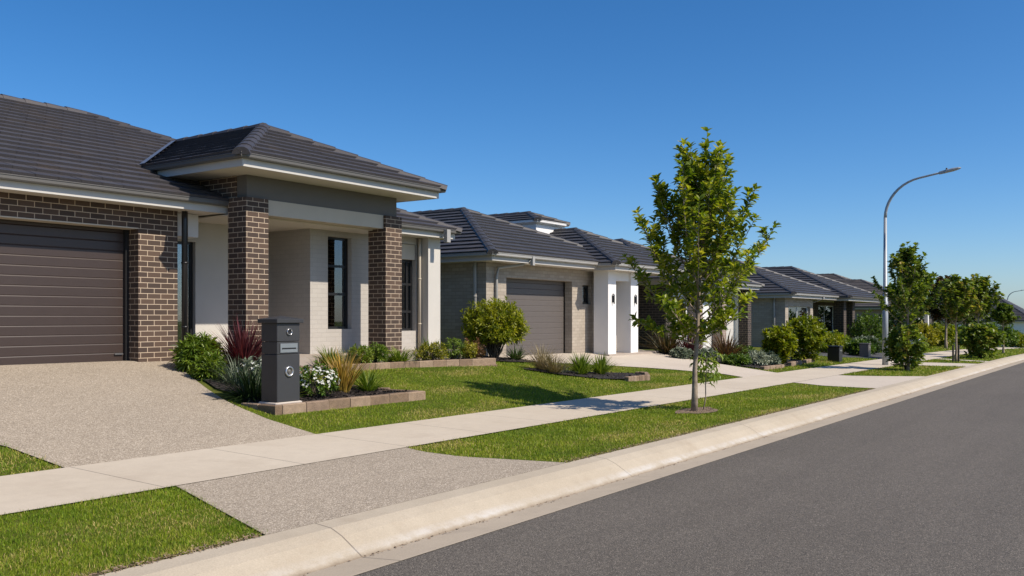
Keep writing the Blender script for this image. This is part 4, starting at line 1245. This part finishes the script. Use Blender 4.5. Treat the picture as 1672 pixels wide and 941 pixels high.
def tree(name, label, x, y, H, env, tr, nb, ns, nl, leafL, leafW, mat, zc0, group=None, lean=(0, 0), seed=1, tip=5, twig=True, elev=(30, 58), shoot=(.16, .34), cat='tree', tint=.5, low=False):
    rs = random.Random(seed)
    z = g(x, y)
    T = thing(name, (x, y, z), label, cat, group)
    tk = MB()
    n = 12
    wob = [(rs.uniform(-.012, .012) * H / 4, rs.uniform(-.012, .012) * H / 4) for _ in range(n + 1)]
    tp = [Vector((x + lean[0] * (i / n) ** 1.3 + wob[i][0] * (i > 0), y + lean[1] * (i / n) ** 1.3 + wob[i][1] * (i > 0), z - .06 + (H * .97 + .06) * i / n)) for i in range(n + 1)]
    tk.tube(tp, [tr * (1.35 if i == 0 else 1.08 if i == 1 else 1 - .93 * (i / n) ** .9) + .004 for i in range(n + 1)], 10)
    def trunk_at(h):
        f = max(0, min(n - 1e-6, (h + .06) / (H * .97 + .06) * n)); i = int(f)
        return tp[i].lerp(tp[i + 1], f - i)
    shoots = []
    for i in range(nb):
        f = (i + .5) / nb
        h0 = zc0 + (H * (.80 if low else .88) - zc0) * f ** (1.25 if low else 1.)
        az = i * 2.39996 + rs.uniform(-.35, .35)
        el = R(rs.uniform(*elev)) * (1 if not low else min(1., .40 + 2.0 * f)) + .35 * f
        B0 = trunk_at(h0)
        L = .3
        tgt = rs.uniform(.70, 1.08)
        for it in range(40):
            hz = h0 + L * math.sin(el)
            if L * math.cos(el) >= env_at(env, hz) * tgt or hz > H: break
            L += .04 * H / 4
        k = 5; pts = [B0]
        dirx, diry = math.cos(az), math.sin(az)
        for j in range(1, k + 1):
            t = j / k; e2 = el * (.72 + .5 * t)
            step = L / k
            pts.append(pts[-1] + Vector((dirx * math.cos(e2) * step + rs.uniform(-.012, .012), diry * math.cos(e2) * step + rs.uniform(-.012, .012), math.sin(e2) * step)))
        br = max(.005, tr * .34 * (1 - .6 * f) * min(1, L / (H * .25)))
        tk.tube(pts, [br * (1 - .8 * j / k) + .002 for j in range(k + 1)], 6)
        m_ = max(2, int(ns * (.5 + .7 * L / (max(e[1] for e in env) * 1.2))))
        for j in range(m_):
            t = .14 + .86 * (j + rs.random() * .7) / m_
            t = min(t, 1.)
            q = t * k; a = min(int(q), k - 1)
            A = pts[a].lerp(pts[a + 1], q - a)
            dd = (pts[a + 1] - pts[a]).normalized()
            rv = Vector((rs.uniform(-1, 1), rs.uniform(-1, 1), rs.uniform(-.35, 1.))).normalized()
            D = (dd * .75 + rv * .8 + Vector((0, 0, .25))).normalized()
            ln = rs.uniform(*shoot) * H / 4 * (1.15 - .4 * t)
            shoots.append((A, A + D * ln))
        D = (pts[-1] - pts[-2]).normalized(); shoots.append((pts[-1], pts[-1] + D * shoot[1] * .8 * H / 4))
    nt_ = max(5, int(ns * .9))
    for j in range(nt_):
        h = H * (.74 + .23 * j / nt_); A = trunk_at(h)
        D = Vector((rs.uniform(-1, 1), rs.uniform(-1, 1), rs.uniform(.4, 1.2))).normalized()
        shoots.append((A, A + D * rs.uniform(*shoot) * (1.1 - .7 * j / nt_) * H / 4))
    shoots.append((trunk_at(H * .9), trunk_at(H * .97) + Vector((0, 0, .05 * H))))
    if twig:
        for A, B in shoots: tk.tube([A, B], [.004 * H / 4 + .0015, .0015 * H / 4 + .001], 4, cap=False)
    tk.build('trunk', M['bark'], T)
    P, D, Nn, L, W, t = shoots_to_leaves([(tuple(a), tuple(b)) for a, b in shoots], nl, leafL, leafW, tip=tip, tint=tint)
    leaf_object('crown', P, D, Nn, L, W, t, M[mat], T)
    return T


def bush(name, label, x, y, rx, h, nstem, nl, leafL, leafW, mat, group=None, z=None, base_h=.12, up=.3, stem_r=.012, cat='bush', tint=.5, dome=1., seed=3, flower=None, ry=None, skirt=True):
    """many stems fanning from the base to a dome, leaves along their outer part"""
    rs = random.Random(seed)
    z = g(x, y) if z is None else z
    ry = ry or rx
    T = thing(name, (x, y, z), label, cat, group)
    st = MB(); shoots = []
    c = Vector((x, y, z + h * base_h + (h * (1 - base_h)) * .42))
    for i in range(nstem):
        f = (i + .5) / nstem
        ct = 1 - 1.62 * f; sn = math.sqrt(max(0, 1 - ct * ct)); az = i * 2.39996 + rs.uniform(-.3, .3)
        r = rs.uniform(.62, 1.05) if i % 3 == 0 else rs.uniform(.86, 1.08)
        hz = h * (1 - base_h) * .58 if ct > 0 else h * (1 - base_h) * .45
        E = c + Vector((rx * r * sn * math.cos(az), ry * r * sn * math.sin(az), hz * r * ct * dome))
        A = Vector((x + rs.uniform(-.05, .05) * rx * 2, y + rs.uniform(-.05, .05) * rx * 2, z - .02))
        mid = A.lerp(E, .5) + Vector((0, 0, .12 * h)) - Vector((E.x - x, E.y - y, 0)) * .12
        if i % 4 == 0: st.tube([A, A.lerp(mid, .5) + Vector((rs.uniform(-.04, .04), rs.uniform(-.04, .04), 0)) * h, mid, E], [stem_r, stem_r * .8, stem_r * .5, stem_r * .15], 5, cap=False)
        else: st.tube([mid, E], [stem_r * .4, stem_r * .12], 4, cap=False)
        shoots.append((tuple(mid.lerp(E, .35)), tuple(E)))
        for q in range(2):
            S0 = mid.lerp(E, rs.uniform(.3, .8)); dv = (E - mid).normalized() * .7 + Vector((rs.uniform(-1, 1), rs.uniform(-1, 1), rs.uniform(-.2, 1))).normalized() * .8
            shoots.append((tuple(S0), tuple(S0 + dv.normalized() * (E - mid).length * rs.uniform(.3, .55))))
    if skirt:
        for i in range(int(nstem * .45)):
            az = i * 2.4; r = rs.uniform(.25, .8); z0 = z + h * rs.uniform(.0, .16)
            A = Vector((x + rx * r * .5 * math.cos(az), y + ry * r * .5 * math.sin(az), z0)); E = Vector((x + rx * r * math.cos(az), y + ry * r * math.sin(az), z0 + h * rs.uniform(.05, .25)))
            shoots.append((tuple(A), tuple(E)))
    st.build('stem', M['bark_dark'], T)
    P, D, Nn, L, W, t = shoots_to_leaves(shoots, nl, leafL, leafW, tip=4, up=up, tint=tint)
    leaf_object('foliage', P, D, Nn, L, W, t, M[mat], T)
    if flower:
        n, fs = flower
        az = rng.uniform(0, 2 * math.pi, n); ct = rng.uniform(-.1, 1, n); sn = np.sqrt(1 - ct ** 2); r = rng.uniform(.9, 1.08, n)
        Cc = np.stack([c.x + rx * r * sn * np.cos(az), c.y + ry * r * sn * np.sin(az), c.z + h * .55 * r * ct], 1)
        k = 5
        out = unit(np.stack([sn * np.cos(az), sn * np.sin(az), ct + .2], 1))
        P = np.repeat(Cc, k, 0); O = np.repeat(out, k, 0)
        rd = rng.normal(0, 1, (n * k, 3)); D = unit(rd - O * (rd * O).sum(1, keepdims=True)) + O * .35
        leaf_object('flowers', P, D, O, np.full(n * k, fs) * rng.uniform(.8, 1.2, n * k), np.full(n * k, fs * .6), rng.random(n * k), M['petal'], T, droop=.1)
    return T


G1 = 'plants around the mailbox'; G2 = 'plants before the entry porch'; G3 = 'plants in the small lawn bed'; G4 = 'plants in the bed beyond the white piers'; G5 = 'shrubs down the street'
ST = 'street trees'
# around the mailbox and driveway edge
bush('strap_leaf_bush', 'wide bright green strap-leaved clump against the dark brick garage pier', 8.86, 12.25, .31, .50, 80, 8, .15, .024, 'leaf_strap', G1, seed=81, base_h=.02, up=.6, cat='plant', tint=.45, z=.74)
bush('strap_leaf_bush', 'small green strap-leaved clump in front of the wide bright green one', 8.58, 11.6, .19, .36, 40, 8, .13, .022, 'leaf_strap', G1, seed=82, base_h=.02, up=.6, cat='plant', tint=.5, z=.64)
strap_plant(9.42, 11.85, 300, .86, .034, 'leaf_red', 'spiky burgundy cordyline before the left brick column', G1, spread=.09, lean=(.02, 1.3), curl=.3, name='cordyline', z=.78)
strap_plant(8.72, 11.1, 190, .55, .015, 'leaf_grey', 'loose grey-green tuft between burgundy cordyline and driveway', G1, spread=.16, lean=(.15, 1.2), curl=1.0, tint=.35, name='grass_tuft')
bush('flowering_shrub', 'pale variegated shrub with few white flowers left of the mailbox', 9.0, 11.0, .32, .42, 26, 6, .075, .035, 'leaf_grey', G1, z=.55, cat='shrub', seed=5, flower=(50, .03))
strap_plant(8.22, 10.16, 230, .62, .020, 'leaf_dark', 'dark green arching tuft just left of the mailbox', G1, spread=.14, lean=(.05, 1.25), curl=1.2, z=.44, tint=.45, name='grass_tuft')
strap_plant(8.5, 9.86, 70, .36, .016, 'leaf_strap', 'pale green grassy tuft behind the mailbox base', G1, spread=.08, lean=(.1, 1.1), curl=1.0, z=.43, name='grass_tuft')
bush('flowering_shrub', 'white-flowering low shrub right of the mailbox', 9.22, 9.98, .34, .46, 30, 7, .065, .026, 'leaf_green', G1, z=.42, cat='shrub', seed=8, flower=(120, .034), base_h=.05)
strap_plant(9.88, 10.08, 130, .74, .032, 'leaf_orange', 'upright yellow-orange flax in the mailbox bed', G1, spread=.08, lean=(.02, .55), curl=.75, z=.42, name='flax_plant')
strap_plant(10.34, 10.0, 110, .50, .024, 'leaf_strap', 'small green spiky tuft at the right end of the mailbox bed', G1, spread=.05, lean=(.05, 1.1), curl=.8, z=.42, tint=.42)
strap_plant(9.55, 11.2, 60, .34, .02, 'leaf_strap', 'little green tuft behind the mailbox beside the brick column', G1, spread=.08, z=.66, tint=.6)
# porch bed
strap_plant(11.30, 11.86, 160, .42, .024, 'leaf_strap', 'green strap tuft below the pale porch wall, first in the porch bed', G2, spread=.12, lean=(.05, 1.1), z=.74, tint=.42)
strap_plant(11.80, 11.90, 80, .44, .012, 'leaf_tan', 'reddish tan grass tuft in the porch bed beside the first green tuft', G2, spread=.08, lean=(.05, .9), z=.74, tint=.3, name='grass_tuft')
bush('low_shrub', 'yellow-green low shrub before the tall porch window', 12.05, 11.86, .21, .33, 24, 7, .075, .020, 'leaf_strap', G2, z=.73, cat='shrub', seed=11, base_h=.02, tint=.62)
bush('low_shrub', 'green shrub touching the yellow-green one left of the right brick column', 12.50, 11.86, .20, .34, 24, 7, .075, .020, 'leaf_strap', G2, z=.73, cat='shrub', seed=12, base_h=.02, tint=.45)
strap_plant(13.12, 11.86, 220, .38, .024, 'leaf_strap', 'round green strap tuft at the foot of the right brick column', G2, spread=.12, lean=(.05, 1.3), z=.73, tint=.58)
bush('low_shrub', 'wide yellow-green shrub right of the right brick column', 14.10, 11.86, .34, .34, 34, 7, .075, .022, 'leaf_yellow', G2, z=.72, cat='shrub', seed=13, base_h=.02, tint=.35)
strap_plant(14.45, 12.25, 60, .55, .022, 'leaf_strap', 'dark spiky tuft behind the yellow-green shrub by the rendered pier', G2, spread=.07, lean=(.02, 1.0), curl=.6, z=.72, tint=.25)
bush('low_shrub', 'feathery mid green shrub at the foot of the rendered pier', 14.9, 11.95, .24, .44, 26, 8, .06, .018, 'leaf_green', G2, z=.71, cat='shrub', seed=14, base_h=.02, tint=.75)
bush('low_shrub', 'bright golden shrub between the feathery green and the reddish one', 15.18, 11.75, .17, .36, 22, 7, .06, .02, 'leaf_yellow', G2, z=.70, cat='shrub', seed=15, base_h=.02, tint=.6)
bush('low_shrub', 'reddish bronze shrub at the right end of the porch bed', 15.55, 11.95, .26, .44, 28, 8, .06, .02, 'leaf_bronze', G2, z=.68, cat='shrub', seed=16, base_h=.02, tint=.6)
# big lime bush between the houses
bush('lime_bush', 'big round lime green bush between the two nearest houses', 17.2, 12.55, .72, 1.36, 230, 10, .115, .027, 'leaf_lime', 'bushes', seed=20, base_h=.22, stem_r=.022, up=.9, tint=.6, skirt=False)
strap_plant(18.15, 12.6, 90, .42, .035, 'leaf_dark', 'dark green rosette at the foot of the grey garage door', 'bushes', spread=.1, lean=(.05, 1.25), curl=.6, tint=.6)
# lawn bed
strap_plant(16.60, 10.80, 230, .66, .014, 'leaf_tan', 'taller tan ornamental grass in the small lawn bed', G3, spread=.09, lean=(.02, .95), curl=.8, name='ornamental_grass')
strap_plant(16.35, 10.35, 230, .54, .014, 'leaf_tan', 'shorter greenish tan grass in front of the taller one', G3, spread=.09, lean=(.05, 1.1), curl=.9, tint=.3, name='ornamental_grass')
strap_plant(16.75, 10.42, 70, .34, .022, 'leaf_grey', 'silvery plant beside the tan grasses', G3, spread=.14, lean=(.2, 1.3), tint=.7)
strap_plant(17.05, 10.1, 190, .54, .030, 'leaf_strap', 'spiky green clump in the middle of the small lawn bed', G3, spread=.08, lean=(.02, 1.0), curl=.55, tint=.5)
strap_plant(17.75, 10.0, 170, .52, .030, 'leaf_strap', 'spiky green clump nearest the pale driveway in the small lawn bed', G3, spread=.07, lean=(.02, 1.0), curl=.5, tint=.6)
# bed beyond the white piers
strap_plant(25.9, 12.2, 150, 1.0, .045, 'leaf_bronze', 'bushy dark bronze cordyline nearest the white piers', G4, spread=.2, lean=(.05, 1.2), curl=.5, tint=.15, name='cordyline')
strap_plant(26.0, 11.5, 120, .90, .045, 'leaf_red', 'dark reddish cordyline directly behind the street tree trunk', G4, spread=.15, lean=(.05, 1.2), curl=.5, tint=.35, name='cordyline')
strap_plant(27.0, 10.75, 190, .95, .045, 'leaf_bronze', 'wide reddish bronze cordyline right of the street tree trunk', G4, spread=.2, lean=(.05, 1.25), curl=.6, tint=.45, name='cordyline')
strap_plant(28.6, 11.2, 80, .60, .03, 'leaf_red', 'small burgundy cordyline near the white garage door', G4, spread=.1, lean=(.05, 1.1), curl=.5, tint=.6, name='cordyline')
for (px, py, rx, h, mt, lb, sd) in ((25.35, 10.7, .36, .34, 'leaf_grey', 'low silvery ground cover at the left end of the far bed', 31), (25.2, 9.7, .40, .28, 'leaf_green', 'low bright green ground cover at the bed corner by the footpath', 32),
        (25.9, 9.4, .45, .38, 'leaf_grey', 'spreading silver-white shrub at the front of the far bed', 33), (26.7, 9.35, .40, .36, 'leaf_grey', 'grey-green spreading shrub beside the silver-white one', 34),
        (27.9, 10.5, .42, .40, 'leaf_green', 'mid green low shrub in the middle of the far bed', 35), (28.7, 9.9, .42, .36, 'leaf_dark', 'dark green low shrub beside the smaller upright bush', 36), (24.9, 11.3, .3, .3, 'leaf_grey', 'small grey ground cover at the driveway bend', 37)):
    bush('ground_cover', lb, px, py, rx, h, 34, 7, .09, .035, mt, G4, seed=sd, base_h=.02, cat='shrub', tint=.85 if sd == 33 else .5)
bush('upright_bush', 'smaller upright lime-green bush in front of the black letterbox', 27.3, 9.15, .44, 1.12, 70, 8, .15, .055, 'leaf_lime', G4, seed=41, base_h=.3, tint=.5)
bush('upright_bush', 'larger rounded green bush before the curtained window', 30.2, 9.3, .66, 1.46, 100, 8, .15, .06, 'leaf_lime', G4, seed=42, base_h=.22, tint=.4)
# further shrubs
for (px, py, rx, h, mt, lb, sd, lf) in ((37.6, 10.6, .8, .75, 'leaf_lime', 'low lime green shrub at the corner of the dark driveway', 51, .15), (39.4, 11.0, .9, .7, 'leaf_strap', 'wide yellow-green shrub before the porch columns', 52, .15), (44.2, 10.6, .85, 1.75, 'leaf_green', 'tall round clipped green shrub right of the dark porch columns', 53, .13),
        (42.0, 10.2, .6, .6, 'leaf_grey', 'silvery low shrub under the tall round shrub', 54, .14), (37.4, 9.3, .5, .55, 'leaf_green', 'bright green low shrub behind the black letterbox', 55, .14), (39.3, 9.5, .5, .6, 'leaf_dark', 'dark green shrub left of the lamp pole', 56, .14),
        (47.5, 11.2, 1.1, 1.5, 'leaf_dark', 'dark shrub mass behind the lamp pole', 57, .18), (50.5, 10.8, .9, 1.0, 'leaf_bronze', 'rusty shrub behind the second street tree', 58, .18), (43.2, 9.4, .5, .6, 'leaf_strap', 'light green shrub just behind the second street tree trunk', 59, .16),
        (52.5, 10.0, 1.0, 1.2, 'leaf_yellow', 'yellow-green shrub right of the second street tree', 60, .2), (58.0, 10.0, 1.1, 1.3, 'leaf_lime', 'lime shrub beyond the staked tree', 61, .2), (55., 11.5, 1.2, 2.2, 'leaf_dark', 'dark tall shrub against the weathered roof house', 62, .22),
        (63., 10.5, 1.2, 1.4, 'leaf_green', 'green shrub by the pale piers of the weathered roof house', 63, .22), (72., 9.8, 1.3, 1.5, 'leaf_dark', 'dark round shrub far along the footpath', 64, .25), (84., 10., 1.5, 1.7, 'leaf_green', 'green shrub near the last bend', 65, .28), (96, 9.5, 1.5, 1.4, 'leaf_lime', 'lime shrub before the last house', 66, .3)):
    bush('garden_shrub', lb, px, py, rx, h, 60, 7, lf, lf * .42, mt, G5, seed=sd, base_h=.06, cat='shrub')

# street trees
ENV1 = [(0.9, .5), (1.3, .72), (1.8, 1.0), (2.2, 1.2), (2.65, 1.24), (3.0, 1.0), (3.5, .70), (3.9, .44), (4.2, .22), (4.5, .03)]
tree('street_tree', 'slender young street tree with airy crown on the nearest verge', 13.57, 5.93, 4.42, ENV1, .041, 40, 15, 8, .118, .052, 'leaf_tree', 1.02, ST, lean=(.22, -.12), seed=21, tip=6, low=True, tint=.58, shoot=(.12, .25), elev=(38, 56))
T = thing('sapling', (13.80, 5.88, g(13.8, 5.88)), 'thin leafy sapling beside the nearest street tree trunk', 'sapling')
zz_ = g(13.8, 5.88)
tk = MB(); tk.tube([(13.80, 5.88, zz_ - .03), (13.87, 5.86, zz_ + .2), (13.86, 5.86, zz_ + .45), (13.9, 5.85, zz_ + .85)], [.011, .009, .008, .004], 6); 
sh = []
for i in range(11):
    a = i * 2.4; b0 = Vector((13.87, 5.86, zz_ + .42 + .04 * i)); e = b0 + Vector((math.cos(a) * .17, math.sin(a) * .17, .10)); sh.append((tuple(b0), tuple(e))); tk.tube([b0, e], [.004, .002], 4, cap=False)
tk.build('trunk', M['bark'], T)
P, D, Nn, L, W, t = shoots_to_leaves(sh, 6, .13, .034, tip=4, up=-.3, tint=.6)
leaf_object('crown', P, D, Nn, L, W, t, M['leaf_strap'], T, droop=.5)
ENV2 = [(0.9, .7), (1.6, 1.05), (2.3, 1.2), (2.9, .95), (3.5, .55), (4.2, .1)]
tree('street_tree', 'second street tree, right of the lamp pole, bushy to the ground', 28.9, 5.8, 3.72, [(0.9, .7), (1.3, .85), (1.9, 1.05), (2.5, .92), (3.0, .55), (3.7, .06)], .042, 24, 12, 6, .12, .08, 'leaf_far', 1.15, ST, seed=12, tip=5, shoot=(.12, .26), tint=.55)
bush('basal_bush', 'leafy suckers around the foot of the second street tree', 28.95, 5.88, .55, 1.38, 46, 6, .14, .09, 'leaf_far', ST, seed=71, base_h=.12, cat='bush', tint=.6)
tree('street_tree', 'staked street tree with full crown beyond the second one', 37.0, 5.75, 2.95, [(.9, .5), (1.4, .75), (2.0, .85), (2.5, .6), (2.95, .15)], .045, 28, 8, 7, .13, .09, 'leaf_far', 1.25, ST, seed=22, tip=5, shoot=(.16, .32), tint=.68)
T = thing('tree_stake', (36.6, 5.65, g(36.6, 5.65)), 'pair of dark timber stakes beside the staked street tree', 'tree stake')
for dx in (0, .28): 
    q = MB(); q.box(36.5 + dx, 36.56 + dx, 5.75 - dx * .5, 5.81 - dx * .5, g(36.6, 5.7) - .1, g(36.6, 5.7) + .62); q.build('stake', M['bark_dark'], T)
MB().box(36.56, 36.78, 5.70, 5.715, g(36.6, 5.7) + .45, g(36.6, 5.7) + .49).build('tie', M['black'], T)
bush('basal_bush', 'low leafy bush on the verge between the far street trees', 41.07, 5.5, .72, 1.35, 60, 7, .18, .11, 'leaf_far', ST, seed=72, base_h=.22, tint=.6)
tree('street_tree', 'dark dense street tree, tallest of the far group', 43.6, 5.9, 3.25, [(1.0, .6), (1.5, .85), (2.2, .95), (2.8, .7), (3.25, .2)], .05, 30, 9, 7, .14, .10, 'leaf_far', 1.5, ST, seed=33, tip=5, shoot=(.16, .34), tint=.62)
tree('street_tree', 'smaller street tree, last before the kerb leaves the photo', 49.3, 5.6, 2.2, [(.8, .4), (1.2, .6), (1.6, .6), (2.0, .35), (2.2, .1)], .05, 26, 8, 7, .14, .10, 'leaf_far', 1.25, ST, seed=44, tip=5, shoot=(.24, .42), tint=.45)
GB = 'trees behind the far gardens'
tree('garden_tree', 'broad garden tree rising behind the gap between second and staked street trees', 60., 11.5, 4.1, [(1.2, 1.2), (2.2, 1.8), (3.2, 1.5), (4.1, .4)], .1, 30, 8, 7, .26, .18, 'leaf_far', 1.2, GB, seed=55, twig=False, shoot=(.24, .45), tint=.4)
tree('garden_tree', 'rusty garden tree left of the staked street tree', 54., 8.9, 3.5, [(1.2, .8), (2.0, 1.1), (2.8, .9), (3.5, .3)], .08, 26, 8, 7, .24, .16, 'leaf_bronze', 1.1, GB, seed=56, twig=False, shoot=(.24, .45), tint=.2)
tree('garden_tree', 'green garden tree in front of the last house', 88., 12.3, 4.3, [(1.2, 1.4), (2.2, 2.0), (3.4, 1.6), (4.3, .4)], .12, 28, 8, 6, .36, .26, 'leaf_far', 1.2, GB, seed=57, twig=False, shoot=(.24, .45), tint=.5)
tree('garden_tree', 'dark garden tree behind the dense street tree', 76., 11.2, 4.3, [(1.2, 1.4), (2.2, 2.0), (3.4, 1.6), (4.3, .4)], .12, 28, 8, 6, .34, .24, 'leaf_far', 1.2, GB, seed=58, twig=False, shoot=(.24, .45), tint=.3)

# ---------------------------------------------------------------- light, sky, camera
W_ = bpy.data.worlds.new('World'); scene.world = W_; W_.use_nodes = True
nt = W_.node_tree
for n_ in list(nt.nodes): nt.nodes.remove(n_)
k = N(nt)
sun_v = Vector((.15, -1., 1.02)).normalized()
sky = nt.nodes.new('ShaderNodeTexSky'); sky.sky_type = 'NISHITA'; sky.sun_disc = False
sky.sun_elevation = math.asin(sun_v.z); sky.sun_rotation = math.atan2(sun_v.x, sun_v.y)
sky.altitude = 60; sky.air_density = .78; sky.dust_density = .75; sky.ozone_density = 5.5
hs = nt.nodes.new('ShaderNodeHueSaturation'); hs.inputs['Saturation'].default_value = 1.24; hs.inputs['Hue'].default_value = .5
nt.links.new(sky.outputs[0], hs.inputs['Color'])
bg = nt.nodes.new('ShaderNodeBackground'); bg.inputs[1].default_value = SKY
wo = nt.nodes.new('ShaderNodeOutputWorld')
nt.links.new(hs.outputs[0], bg.inputs[0]); nt.links.new(bg.outputs[0], wo.inputs[0])
sl = bpy.data.lights.new('sun', 'SUN'); sl.energy = SUN; sl.angle = R(.5); sl.color = (1., .90, .77)
so = bpy.data.objects.new('sun', sl); COL.objects.link(so); so.location = (0, -20, 30)
so.rotation_euler = (-sun_v).to_track_quat('-Z', 'Y').to_euler()

cam = bpy.data.cameras.new('camera'); co = bpy.data.objects.new('camera', cam); COL.objects.link(co)
co.location = (0, 0, 1.6); co.rotation_euler = (R(90), 0, R(-55))
cam.sensor_width = 36; cam.lens = 36 * 1476 / 1672; cam.shift_y = .0284; cam.clip_end = 6000; cam.clip_start = .05
scene.camera = co
vs = scene.view_settings
vs.view_transform = 'Standard'; vs.look = 'None'; vs.exposure = EXPO; vs.gamma = 1; vs.use_curve_mapping = False
cy = scene.cycles
cy.max_bounces = 6; cy.diffuse_bounces = 2; cy.transparent_max_bounces = 8; cy.use_denoising = True
for o in bpy.data.objects:
    if '_o' in o.keys(): del o['_o']
